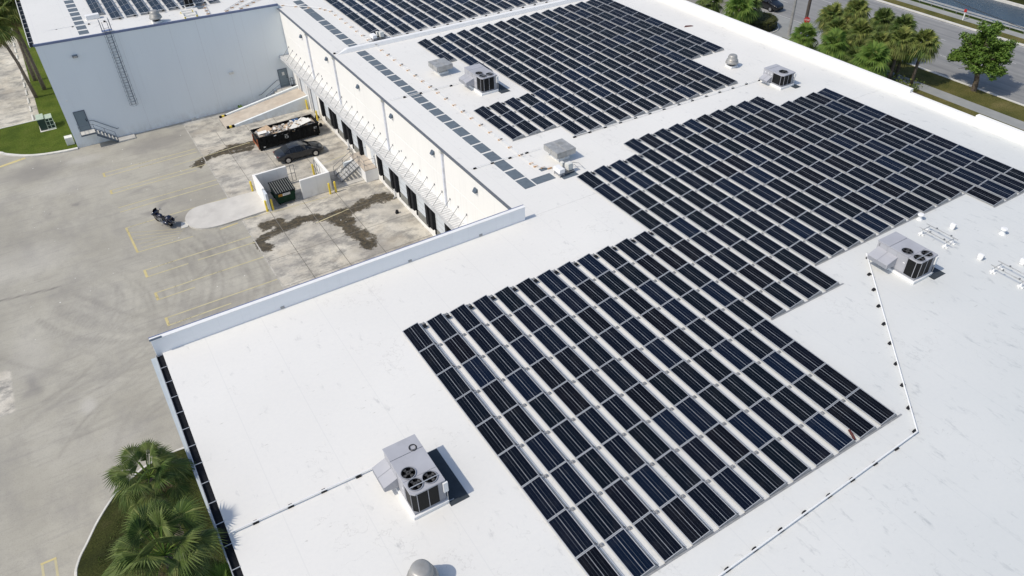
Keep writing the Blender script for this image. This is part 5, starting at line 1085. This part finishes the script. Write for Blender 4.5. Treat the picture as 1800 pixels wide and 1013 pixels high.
for k in range(260):
    m_ = Rd.choices(['debris', 'card', 'whitepaint_card', 'polewood', 'galv'], [5, 3, 3, 1.6, 1])[0]
    cx, cy = Rd.uniform(x0 + .2, x1 - .25), Rd.uniform(y0 + .2, y1 - .2)
    hgt = zt2 - .22 + .30 * math.exp(-((cy - 45.3) / .8) ** 2) * (.5 + .5 * math.sin(cx * 1.6 + 1.4)) + Rd.uniform(-.1, .1)
    if cx > 9.2: hgt -= .3
    a, b = Rd.uniform(.12, .75), Rd.uniform(.08, .4)
    if m_ == 'polewood': a, b = Rd.uniform(.5, 1.3), .08
    slab(piles[m_], cx, cy, hgt, a, b, Rd.uniform(.015, .07), Rd.uniform(-.5, .5), Rd.uniform(-.4, .4), Rd.uniform(0, PI))
filler = piles['debris']; filler.box(x0 + .08, x1 - .1, y0 + .08, y1 - .08, zb + .3, zt2 - .25)
lab = {'debris': 'brown and grey rubble filling the black skip', 'card': 'torn cardboard scattered in the black skip', 'whitepaint_card': 'broken white board pieces in the black skip', 'polewood': 'dark wooden battens sticking out of the skip rubbish', 'galv': 'grey metal offcuts among the skip rubbish'}
nm = {'debris': 'rubble', 'card': 'cardboard_scraps', 'whitepaint_card': 'board_pieces', 'polewood': 'battens', 'galv': 'metal_scraps'}
for k, v in piles.items(): tag(v.build(nm[k], k), lab[k], 'rubbish', None, 'stuff')
for i_, (cx, cy, a, b, rz_, m_, l_) in enumerate([(8.2, 45.3, 1.9, .85, .55, 'whitepaint_card', 'large white board lying askew on the right half of the skip'), (7.6, 44.85, 1.6, .6, .8, 'whitepaint_card', 'white board slanting over the near side of the skip'), (8.7, 45.0, 1.2, .7, .15, 'whitepaint_card', 'square white board near the dock end of the skip'),
        (4.5, 45.4, 1.25, .95, .3, 'card', 'big flattened cardboard box at the left end of the skip'), (4.1, 44.85, .9, .5, -.2, 'whitepaint_card', 'small white sheet at the left end of the skip')]):
    mb = MB(); slab(mb, cx, cy, zt2 + .06 + .05 * i_, a, b, .03, .12 * (i_ % 2 + 1), -.1, rz_); tag(mb.build('board' if m_ != 'card' else 'cardboard_box', m_), l_, 'board' if m_ != 'card' else 'cardboard')
mb = MB(); slab(mb, 8.0, 46.1, zt2 + .02, .7, .35, .12, .2, .1, .3); tag(mb.build('blue_tarp', simple_once('blue_tarp', (.03, .09, .22))), 'folded blue sheet at the back rim of the skip', 'sheet')

# green bin
GB = thing('bin', 'dark green steel rubbish bin with ribbed lid inside the enclosure', 'bin', (2.4, 33.7, G))
bx0, bx1, by0, by1 = 1.55, 3.35, 32.75, 34.75
MB().hexa([(bx0 + .1, by0 + .1, G + .18), (bx1 - .1, by0 + .1, G + .18), (bx1 - .1, by1 - .1, G + .18), (bx0 + .1, by1 - .1, G + .18), (bx0, by0, G + 1.25), (bx1, by0, G + 1.25), (bx1, by1, G + 1.5), (bx0, by1, G + 1.5)]).build('hull', 'green_bin', GB)
mb = MB(); mb.hexa([(bx0 - .05, by0 - .08, G + 1.251), (bx1 + .05, by0 - .08, G + 1.251), (bx1 + .05, by1 + .02, G + 1.505), (bx0 - .05, by1 + .02, G + 1.505), (bx0 - .05, by0 - .08, G + 1.31), (bx1 + .05, by0 - .08, G + 1.31), (bx1 + .05, by1 + .02, G + 1.57), (bx0 - .05, by1 + .02, G + 1.57)])
ld = mb.build('lid', 'black', GB); mb = MB()
for k in range(9):
    X = bx0 + .06 + k * .205; MB().hexa([(X, by0, G + 1.32), (X + .045, by0, G + 1.32), (X + .045, by1 - .1, G + 1.56), (X, by1 - .1, G + 1.56), (X, by0, G + 1.37), (X + .045, by0, G + 1.37), (X + .045, by1 - .1, G + 1.61), (X, by1 - .1, G + 1.61)]).build('lid_rib', simple_once('lid_rib_grey', (.20, .21, .19)), ld)
for x in (bx0 - .12, bx1 + .001): MB().box(x, x + .119, by0 + .5, by1 - .5, G + .7, G + .85).build('side_pocket', 'green_bin', GB)
for x in (bx0 + .25, bx1 - .25):
    for y in (by0 + .2, by1 - .2): MB().lathe([(.02, -.03), (.09, -.03), (.09, .03), (.02, .03)], (x, y, G + .09), 10, 'x').build('caster', 'tyre', GB)
fy = lambda z: by0 + .1 - .1 * (z - (G + .18)) / 1.07
for (xa, xb, m_, n_) in ((1.78, 2.13, 'orange', 'orange_sticker'), (2.17, 2.87, 'white', 'white_sticker')):
    z0_, z1x = G + .92, G + 1.16; s_ = MB().add([(xa, fy(z0_) - .012, z0_), (xb, fy(z0_) - .012, z0_), (xb, fy(z1x) - .012, z1x), (xa, fy(z1x) - .012, z1x)], [(0, 1, 2, 3)]).build(n_, m_, GB)
    mt = MB(); y_ = fy((z0_ + z1x) / 2) - .02
    if m_ == 'white': tface(mt, 'WASTE', .19, 2.52, (z0_ + z1x) / 2, y_)
    else:
        for q in range(3): mt.box(1.83, 2.08, y_ - .002, y_, z0_ + .05 + q * .06, z0_ + .075 + q * .06)
    mt.build('print', 'black', s_)

# motorcycle
MC = thing('motorcycle', 'black touring motorcycle leaning on its stand beside the traffic island', 'motorcycle', (0, 0, 0))
def torus(mb, c, Rr, r, n=20, m=8):
    o = len(mb.v)
    for i in range(n):
        a = 2 * PI * i / n
        for j_ in range(m): b = 2 * PI * j_ / m; q = Rr + r * math.cos(b); mb.v.append((c[0] + q * math.cos(a), c[1] + r * math.sin(b), c[2] + q * math.sin(a)))
    for i in range(n):
        for j_ in range(m): mb.f.append((o + i * m + j_, o + i * m + (j_ + 1) % m, o + ((i + 1) % n) * m + (j_ + 1) % m, o + ((i + 1) % n) * m + j_))
def ell(mb, c, rx, ry, rz_, n=14, m=8):
    prof = [(math.sin(PI * k / m), -math.cos(PI * k / m)) for k in range(m + 1)]; o = len(mb.v); mb.lathe([(max(.001, a), b) for a, b in prof], (0, 0, 0), n)
    for i in range(o, len(mb.v)): x, y, z = mb.v[i]; mb.v[i] = (c[0] + x * rx, c[1] + y * ry, c[2] + z * rz_)
for wx, rr in ((.85, .25), (-.80, .24)):
    mb = MB(); torus(mb, (wx, 0, .32), rr, .085); wh_ = mb.build('wheel', 'tyre', MC, smooth=True); MB().lathe([(.02, -.05), (.19, -.03), (.19, .03), (.02, .05)], (wx, 0, .32), 12, 'y').build('rim', 'chrome', wh_)
for fc in (((.86, 0, .52), .42, .13, .22), ((-.92, 0, .62), .45, .16, .26)): mb = MB(); ell(mb, *fc); mb.build('fender', 'navy', MC, smooth=True)
mb = MB(); mb.box(-.15, .38, -.19, .19, .28, .66); mb.lathe([(.001, -.27), (.13, -.27), (.14, -.1), (.14, .1), (.13, .27), (.001, .27)], (.12, 0, .52), 12, 'y'); mb.build('engine', 'steel', MC, bev=.03)
mb = MB(); ell(mb, (.22, 0, .86), .36, .20, .17); mb.build('fuel_tank', 'navy', MC, smooth=True)
mb = MB(); ell(mb, (-.30, 0, .80), .34, .20, .10); ell(mb, (-.68, 0, .90), .24, .17, .10); mb.build('seat', 'black', MC, smooth=True)
mb = MB(); ell(mb, (-1.05, 0, 1.02), .28, .30, .20); mb.build('top_case', 'navy', MC, smooth=True)
for s in (-1, 1):
    mb = MB(); ell(mb, (-.82, s * .34, .60), .38, .15, .22); mb.build('pannier', 'navy', MC, smooth=True)
    MB().tube([(.1, s * .22, .30), (-.4, s * .28, .26), (-1.15, s * .30, .30)], .05, 8).build('exhaust', 'chrome', MC)
    MB().tube([(.85, s * .11, .32), (.60, s * .12, .98)], .028, 6).build('fork', 'chrome', MC)
    MB().tube([(.55, s * .10, 1.05), (.50, s * .40, 1.12), (.36, s * .46, 1.08)], .018, 6).build('handlebar', 'black', MC)
    MB().box(.46, .52, s * .46 - .06, s * .46 + .06, 1.14, 1.22).build('mirror', 'chrome', MC)
mb = MB(); ell(mb, (.66, 0, .98), .18, .36, .26); mb.build('fairing', 'navy', MC, smooth=True)
mb = MB()
for k in range(8):
    a0, a1 = -.9 + k * .225, -.9 + (k + 1) * .225
    mb.quad((.62 + .16 * math.cos(a0), .34 * math.sin(a0), 1.1), (.62 + .16 * math.cos(a1), .34 * math.sin(a1), 1.1), (.42 + .1 * math.cos(a1), .22 * math.sin(a1), 1.5), (.42 + .1 * math.cos(a0), .22 * math.sin(a0), 1.5))
mb.build('windscreen', 'glass', MC)
MB().lathe([(.001, .0), (.10, .0), (.10, .03), (.001, .05)], (.82, 0, .95), 12, 'x').build('headlight', 'lamp', MC)
MB().tube([(0, .15, .3), (-.05, .38, .02)], .018, 5).build('kickstand', 'steel', MC)
MC.location = (-7.95, 35.75, G); MC.rotation_euler = (rad(-6), 0, rad(117)); MC.scale = (1.03, 1.03, 1.03)

# transformer cabinets, white cabinet, wheel stops
TC = thing('transformer', 'two pale green transformer cabinets with dark fronts on the lawn', 'transformer', (-14.8, 63, G))
for x0_, x1_, y0_, y1_, h in ((-15.5, -14.82, 62.5, 64.0, 1.35), (-14.72, -14.05, 62.7, 63.9, 1.2)):
    c = MB().box(x0_, x1_, y0_, y1_, G + .12, G + h).build('cabinet', simple_once('cabinet_dark_green', (.02, .045, .035)), TC)
    MB().box(x0_ - .03, x1_ + .03, y0_ - .03, y1_ + .03, G + h + .001, G + h + .07).build('lid', 'pale_green', c, bev=.01)
mb = MB()
for X in (-14.75, -14.4, -14.02): mb.tube([(X, 62.35, G + .05), (X, 62.62, G + 1.2)], .03, 5)
for q in (.1, .45, .8): mb.tube([(-14.75, 62.35 + .27 * q, G + .05 + 1.15 * q), (-14.02, 62.35 + .27 * q, G + .05 + 1.15 * q)], .03, 5)
mb.build('front_frame', 'pale_green', TC)
MB().box(-15.6, -14.0, 62.2, 64.1, G + .05, G + .119).build('base_slab', 'kerb', TC)
o = MB().box(-13.5, -12.75, 57.0, 57.7, G + .12, G + .95).build('utility_box', 'offwhite', None, bev=.02); tag(o, 'cream utility box against the corner of the shaded wall', 'utility box')
for k in range(14):
    y = 66.1 + k * 2.73; o = MB().prism_y([(-16.12, G + .005), (-16.08, G + .13), (-15.95, G + .13), (-15.9, G + .005)], y, y + 1.7).build('wheel_stop', 'kerb')
    tag(o, 'concrete wheel stop, %s from the transformer cabinets along the lawn edge' % ORD[k + 1], 'wheel stop', 'concrete wheel stops along the lawn')
for (x, y, s_, l_) in ((10.6, 46.2, .16, 'lower of two black wheel chocks at the dock wall'), (10.95, 48.3, .2, 'upper of two black wheel chocks at the dock wall'), (10.2, 25.6, .13, 'black rubber chock on the slab before the dock doors')):
    o = MB().add([(x - s_, y - s_, G + .01), (x + s_, y - s_, G + .01), (x + s_, y + s_, G + .01), (x - s_, y + s_, G + .01), (x - s_ * .3, y - s_, G + .3), (x + s_, y - s_, G + .3), (x + s_, y + s_, G + .3), (x - s_ * .3, y + s_, G + .3)], [(4, 5, 6, 7), (0, 1, 5, 4), (1, 2, 6, 5), (2, 3, 7, 6), (3, 0, 4, 7)]).build('wheel_chock', 'rubber'); tag(o, l_, 'wheel chock')
Rr2 = random.Random(8); lit = MB()
for k in range(70):
    x, y = Rr2.uniform(-20, 10.5), Rr2.uniform(20, 55); s_ = Rr2.uniform(.03, .09); lit.poly([(x, y, Z2 + .004), (x + s_, y + Rr2.uniform(-.04, .04), Z2 + .01), (x + s_ * .7, y + s_, Z2 + .02), (x - .02, y + s_ * .8, Z2 + .006)])
tag(lit.build('litter', 'whitepaint_card'), 'tiny pale scraps of litter scattered over the yard', 'litter', None, 'stuff')

# ------------------------------------------------------------------ vegetation
def fan_leaf(mb, hub, d, R_, rnd, n=22, droop=.35, fold=.15):
    d = d.normalized(); side = d.cross(Vector((0, 0, 1)))
    side = Vector((1, 0, 0)) if side.length < .05 else side.normalized(); up = side.cross(d).normalized()
    A = rad(125)
    for i in range(n):
        a = -A + 2 * A * (i + .5) / n; da = A / n * 1.02; L = R_ * (1 - .30 * abs(a / A) ** 2) * rnd.uniform(.92, 1.05)
        def pt(ang, r):
            v = (d * math.cos(ang) + side * math.sin(ang)) * r + up * (-fold * r * abs(math.sin(ang)))
            q = hub + v; t = r / R_; q.z -= droop * R_ * t * t * rnd.uniform(.9, 1.1) + .10 * R_ * t * t * abs(math.sin(ang)); return q
        a0, am, a1 = a - da, a, a + da
        p0 = pt(am, R_ * .05); m0, m1 = pt(a0, L * .55), pt(a1, L * .55); mc = pt(am, L * .56) + up * (.03 * R_); tip = pt(am + rnd.uniform(-.03, .03), L)
        mb.add([tuple(p0), tuple(m0), tuple(mc), tuple(m1), tuple(tip)], [(0, 1, 2), (0, 2, 3), (1, 4, 2), (2, 4, 3)])
def palm(label, x, y, zc, R_, nl, mat, seed, zg=G, trunk_r=.17, pet=1.0, group=None, cat='palm', dead=6, n=20, droop=.38, lean=(0, 0)):
    rnd = random.Random(seed); T_ = thing('palm_tree', label, cat, (x, y, zg), group); cx, cy = x + lean[0], y + lean[1]
    if zc - zg > 1.0: MB().tube([(x, y, zg), (x + lean[0] * .3, y + lean[1] * .3, zg + (zc - zg) * .5), (cx, cy, zc)], [trunk_r * 1.25, trunk_r, trunk_r * .9], 9).build('trunk', 'trunk', T_, smooth=True)
    cr, pt_ = MB(), MB(); ga = PI * (3 - 5 ** .5)
    for i in range(nl):
        q = (i + .5) / nl; el = rad(78 - 108 * q) + rnd.uniform(-.15, .15); az = i * ga + rnd.uniform(-.2, .2)
        d = Vector((math.cos(az) * math.cos(el), math.sin(az) * math.cos(el), math.sin(el))); L = pet * R_ * rnd.uniform(.75, 1.1)
        hub = Vector((cx, cy, zc)) + d * L; hub.z -= .12 * L * q
        pt_.tube([(cx, cy, zc), tuple(Vector((cx, cy, zc)) + d * L * .5 + Vector((0, 0, .05 * L))), tuple(hub)], .018 + .008 * R_, 4)
        dd = d.copy(); dd.z -= .35 * q + .1; fan_leaf(cr, hub, dd, R_ * rnd.uniform(.8, 1.1), rnd, n, droop * (0.6 + q * .9), .2)
    cr.build('crown', mat, T_); pt_.build('leaf_stalks', 'palm_bright' if mat != 'palm_dark' else 'palm', T_)
    if dead:
        dm = MB()
        for i in range(dead):
            az = rnd.uniform(0, 2 * PI); d = Vector((math.cos(az) * .6, math.sin(az) * .6, -.8)); fan_leaf(dm, Vector((cx, cy, zc - .2)) + d * R_ * .6, d, R_ * .8, rnd, 12, .5, .3)
        dm.build('dead_fronds', 'dead', T_)
    return T_
# near corner of the building
palm('large fan palm with dark glossy leaves at the building corner', -13.5, -2.7, .15, 1.0, 24, 'palm', 21, trunk_r=.2, pet=1.15, n=34, dead=6, droop=.45)
palm('spreading fan palm at the bottom edge of the photo', -13.75, -7.0, .1, 1.2, 28, 'palm', 33, trunk_r=.2, pet=1.35, n=34, dead=7, droop=.5)
palm('bright feathery palm partly cut by the bottom edge', -12.3, -9.0, -1.6, .95, 24, 'palm_bright', 12, pet=1.0, n=34, dead=0, droop=.3)
# tall palms at upper left
palm('tall fan palm at the top left corner with a long slim trunk', -14.0, 74.8, .1, 1.5, 34, 'palm_dark', 5, trunk_r=.19, dead=10, group='tall palms on the lawn', lean=(-.2, 0))
palm('tall fan palm just behind the top left corner palm', -14.7, 78.5, -.3, 1.5, 34, 'palm_dark', 6, trunk_r=.19, dead=8, group='tall palms on the lawn', lean=(.3, 0))
palm('tall fan palm cut off by the left edge of the photo', -15.1, 72.8, -1.0, 1.4, 32, 'palm_dark', 9, trunk_r=.17, dead=8, group='tall palms on the lawn', lean=(-1.0, 0))
# street palms
GP = 'palms between the roof and the street'
for i_, (l_, px, py, zc, R_, mat, nl) in enumerate([
    ('dark bushy palm highest in the street clump', 73.0, 28.0, G + 5.0, 1.12, 'palm_dark', 52), ('dark bushy palm at the upper left of the street clump', 70.1, 29.1, G + 4.6, 1.15, 'palm_dark', 52),
    ('rounded palm at the upper right of the street clump', 73.9, 24.8, G + 4.6, 1.05, 'palm', 50), ('dense palm in the middle of the street clump', 68.9, 23.9, G + 4.4, 1.1, 'palm_dark', 50),
    ('dark palm at the right end of the street clump', 70.5, 17.0, G + 5.0, 1.12, 'palm_dark', 54), ('dense palm just left of the right end of the street clump', 69.1, 18.9, G + 5.0, 1.1, 'palm_dark', 52),
    ('dense palm above the spreading palm in the street clump', 67.5, 20.3, G + 4.6, 1.05, 'palm_dark', 50), ('rounded palm highest on the right half of the street clump', 73.6, 21.9, G + 4.6, 1.1, 'palm', 50), ('dark palm behind the wide leaved bright palm', 68.4, 26.8, G + 4.0, 1.1, 'palm_dark', 50),
    ('rounded palm low in the middle of the street clump', 69.6, 21.4, G + 3.6, 1.1, 'palm', 46), ('dark palm low beneath the highest palm of the clump', 71.2, 26.0, G + 3.6, 1.1, 'palm_dark', 46), ('dark palm low at the far right foot of the clump', 71.4, 19.6, G + 3.4, 1.05, 'palm_dark', 46),
    ('bright young palm at the left end of the street clump', 67.4, 30.3, G + 2.4, 1.2, 'palm_bright', 26), ('bright wide leaved palm in front of the street clump', 65.4, 24.5, G + 3.6, 1.3, 'palm_bright', 24),
    ('bright spreading palm at the front right beside the parapet', 63.7, 18.1, G + 4.3, 1.45, 'palm_bright', 26), ('small green palm tucked between the two spreading palms', 66.2, 21.9, G + 2.6, 1.1, 'palm', 26),
    ('leafy bright palm beside the clipped hedge', 66.3, 40.3, G + 3.3, 1.45, 'palm_bright', 32), ('yellowing palm at the top edge beside the parapet', 65.3, 44.7, G + 3.2, 1.3, 'palm', 26), ('green palm behind the one beside the clipped hedge', 68.8, 41.0, G + 3.2, 1.3, 'palm', 32)]):
    palm(l_, px, py, zc, R_, nl, mat, 100 + i_, group=GP, n=16, dead=5 if mat != 'palm_bright' else 2, trunk_r=.16, pet=.85, droop=.45)
sh_ = MB(); Rs = random.Random(17)
for k in range(5200):
    x, y = Rs.uniform(59, 71), Rs.uniform(15.5, 33); z = G + .1 + abs(Rs.gauss(0, .38)); s_ = Rs.uniform(.10, .24); a_ = Rs.uniform(0, PI)
    sh_.quad((x, y, z), (x + s_ * math.cos(a_), y + s_ * math.sin(a_), z + Rs.uniform(-.1, .15)), (x + s_ * math.cos(a_), y + s_ * math.sin(a_) + s_ * .4, z + .1), (x, y + s_ * .6, z + .14))
tag(sh_.build('undergrowth', 'palm_dark'), 'low dark undergrowth beneath the street palms', 'undergrowth', None, 'stuff')
def leaf_cloud(mb, n, blobs, s0, s1, rnd, shell=.55):
    for k in range(n):
        cx, cy, cz, rx, ry, rz_ = rnd.choices(blobs, [b[3] * b[4] * b[5] for b in blobs])[0]
        v = Vector((rnd.gauss(0, 1), rnd.gauss(0, 1), rnd.gauss(0, 1))).normalized() * (shell + (1 - shell) * rnd.random()) * rnd.uniform(.85, 1.08)
        p = Vector((cx + v.x * rx, cy + v.y * ry, cz + v.z * rz_)); s_ = rnd.uniform(s0, s1)
        a = Vector((rnd.gauss(0, 1), rnd.gauss(0, 1), rnd.gauss(0, .6))).normalized(); b = a.cross(v + Vector((.1, .2, .3))).normalized()
        mb.add([tuple(p - a * s_), tuple(p + b * s_ * .45), tuple(p + a * s_), tuple(p - b * s_ * .45)], [(0, 1, 2, 3)])
HB = thing('hedge', 'rounded clipped green hedge at the driveway corner', 'hedge', (70.8, 40.5, G))
mb = MB(); rh = random.Random(2)
for k in range(7000):
    a = rh.uniform(0, 2 * PI); q = rh.random() ** .5; rx, ry = 2.6, 2.6
    x, y = 70.4 + rx * q * math.cos(a), 40.6 + ry * q * math.sin(a); z = G + (1.25 if q < .93 else rh.uniform(.1, 1.2)) + rh.gauss(0, .05); s_ = rh.uniform(.07, .16)
    mb.quad((x - s_, y, z), (x, y - s_ * .6, z + rh.uniform(-.05, .06)), (x + s_, y, z + rh.uniform(-.04, .08)), (x, y + s_ * .6, z))
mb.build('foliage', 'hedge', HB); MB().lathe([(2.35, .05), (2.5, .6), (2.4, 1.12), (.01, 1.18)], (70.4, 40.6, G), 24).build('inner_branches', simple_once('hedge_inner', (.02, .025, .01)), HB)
o = MB().lathe([(2.95, .0), (2.95, .15), (2.8, .15), (2.8, 0)], (70.4, 40.6, G), 32).build('island_kerb', 'kerb'); tag(o, kind='structure')
TR = thing('street_tree', 'small round crowned broadleaf tree on the verge beside the street', 'tree', (75.1, 12.3, G))
tb = Vector((75.1, 12.3, G)); fk = tb + Vector((-.1, .3, 2.2))
mb = MB().tube([tuple(tb), tuple(tb + Vector((.05, .1, 1.2))), tuple(fk)], [.34, .26, .24], 9); rt = random.Random(31)
blobs = [(75.2, 13.4, G + 4.9, 2.1, 1.8, 1.7), (75.2, 11.3, G + 4.7, 2.0, 1.7, 1.6), (75.6, 14.5, G + 4.4, 1.6, 1.4, 1.3), (74.0, 12.6, G + 4.0, 1.7, 1.8, 1.3), (75.4, 12.8, G + 6.6, 1.9, 1.9, 1.4), (76.6, 12.0, G + 4.8, 1.5, 1.8, 1.5), (74.3, 10.6, G + 3.7, 1.3, 1.0, .9), (75.0, 15.4, G + 3.6, .9, .8, .6), (75.6, 13.2, G + 7.7, 1.2, 1.2, .8), (75.2, 14.2, G + 6.2, 1.1, 1.1, .9), (75.2, 11.0, G + 6.1, 1.1, 1.1, .9)]
blobs = [(b[0], b[1], G + (b[2] - G) * .84, b[3] * 1.03, b[4], b[5] * .92) for b in blobs]
for b in blobs:
    e_ = Vector(b[:3]); mid_ = (fk + e_) / 2 + Vector((rt.uniform(-.2, .2), rt.uniform(-.2, .2), .1)); mb.tube([tuple(fk), tuple(mid_), tuple(e_)], [.15, .09, .04], 6)
    for k in range(3): mb.tube([tuple(mid_), tuple(e_ + Vector((rt.gauss(0, .7), rt.gauss(0, .7), rt.gauss(0, .4))))], [.05, .02], 4)
mb.build('trunk', 'bark', TR); mb = MB(); sub = []
for b in blobs:
    for k in range(15):
        v = Vector((rt.gauss(0, 1), rt.gauss(0, 1), rt.gauss(0, 1))).normalized() * rt.uniform(.35, .98); s_ = rt.uniform(.42, .72)
        sub.append((b[0] + v.x * b[3], b[1] + v.y * b[4], b[2] + v.z * b[5], s_, s_, s_ * .75))
leaf_cloud(mb, 20000, sub, .10, .19, rt, .3); mb.build('crown', 'leaf', TR)
# near lawn blades
mb = MB(); rg = random.Random(6)
for k in range(16000):
    x, y = rg.uniform(-19.3, -11.8), rg.uniform(-14, 9.5)
    if x < -18.3 or (y > 3 and x < -18.3 + (y - 3) * .75) or y > 7.8: continue
    h = rg.uniform(.05, .14); a = rg.uniform(0, PI); dx, dy = .02 * math.cos(a), .02 * math.sin(a); z = G + .12
    mb.add([(x - dx, y - dy, z), (x + dx, y + dy, z), (x + rg.uniform(-.06, .06), y + rg.uniform(-.06, .06), z + h)], [(0, 1, 2)])
tag(mb.build('grass_blades', 'palm'), 'short green grass around the near palms', 'grass', None, 'stuff')

# far bank bushes, guard rail, marker, poles, signs, wires
BK = random.Random(77); mb = MB(); bl = [(109 + BK.uniform(0, 5), 10 + k * 1.6 + BK.uniform(-1, 1), G + 1.2, 1.8, 1.8, 1.5) for k in range(34)]
leaf_cloud(mb, 9000, bl, .12, .3, BK, .5); tag(mb.build('bank_bushes', 'palm_dark'), 'dark bushes lining the far bank of the canal', 'bushes', None, 'stuff')
GR = thing('guard_rail', 'pale metal guard rail running along the canal bank', 'guard rail', (95.3, 20, G))
MB().box(95.9, 96.0, -40, 90, G + .62, G + .82).build('upper_rail', 'alu', GR); MB().box(95.88, 95.98, -40, 90, G + .32, G + .48).build('lower_rail', 'alu', GR)
for k in range(26): MB().box(96.01, 96.15, -2 + k * 1.9, 1.86 - 2 + k * 1.9 - 1.72, G - .2, G + .7).build('post', 'steel', GR)
MK = thing('marker_post', 'white marker post with a red top beside the canal rail', 'marker post', (94.4, 26.4, G))
MB().box(94.35, 94.47, 26.34, 26.46, G, G + 1.35).build('post', 'white', MK); MB().box(94.3, 94.345, 26.22, 26.58, G + 1.1, G + 1.5).build('reflector', 'red', MK)
U1 = thing('utility_pole', 'dark timber utility pole rising behind the stop sign', 'utility pole', (72.6, 34.6, G)); MB().tube([(72.6, 34.6, G), (72.6, 34.6, G + 13)], .22, 10, .16).build('shaft', 'polewood', U1); MB().box(72.5, 72.7, 33.5, 35.7, G + 12, G + 12.15).build('crossarm', 'polewood', U1)
U2 = thing('lamp_post', 'slim pale grey concrete lamp post beside the driveway', 'lamp post', (71.6, 36.0, G)); MB().tube([(71.6, 36.0, G), (71.6, 36.0, G + 9)], .2, 10, .14).build('shaft', 'galv', U2); MB().tube([(71.6, 36, G + 8.8), (74, 36, G + 9.3)], .05, 6).build('arm', 'galv', U2); MB().box(73.8, 74.6, 35.85, 36.15, G + 9.2, G + 9.35).build('lamp_head', 'steel', U2)
MB().tube([(95.3, 21.8, G), (95.3, 21.8, G + .9), (95.3, 21.5, G + .9), (95.3, 21.5, G)], .04, 5); 
SG = thing('stop_sign', 'red octagonal stop sign on a thin post beside the driveway', 'stop sign', (72.3, 34.2, G))
MB().tube([(72.3, 34.2, G), (72.3, 34.2, G + 2.5)], .03, 6).build('post', 'galv', SG)
pl = MB(); pl.lathe([(.001, -.015), (.40, -.015), (.40, .015), (.001, .015)], (0, 0, 0), 8, 'y'); v_ = []
ang = math.atan2(-(72.3 + 10), 34.2 + 29) + rad(35)
def face_cam(mb, z): mb.v = [tuple(Matrix.Translation((72.3, 34.2, z)) @ Matrix.Rotation(rad(-62), 4, 'Z') @ Matrix.Rotation(rad(22.5), 4, 'Y') @ Vector(p)) for p in mb.v]; return mb
plate = face_cam(pl, G + 2.35).build('plate', 'red', SG)
mt = MB(); text_mb(mt, 'STOP', .27, Matrix.Translation((72.3, 34.2, G + 2.35)) @ Matrix.Rotation(rad(-62), 4, 'Z') @ Matrix.Translation((0, -.02, 0)) @ Euler((PI / 2, 0, 0)).to_matrix().to_4x4()); mt.build('lettering', 'white', plate)
def wire(label, pts, r=.03):
    o = MB().tube(pts, r, 5).build('overhead_wire', 'cable'); tag(o, label, 'cable', 'overhead wires along the street')
def sag(a, b, s, n=14): a, b = Vector(a), Vector(b); return [tuple(a.lerp(b, t / n) - Vector((0, 0, s * 4 * (t / n) * (1 - t / n)))) for t in range(n + 1)]
wire('black overhead wire crossing above the street and behind the tree', sag((72.6, 33.6, G + 11.5), (69.0, -60, G + 11.5), 3.2), .03)
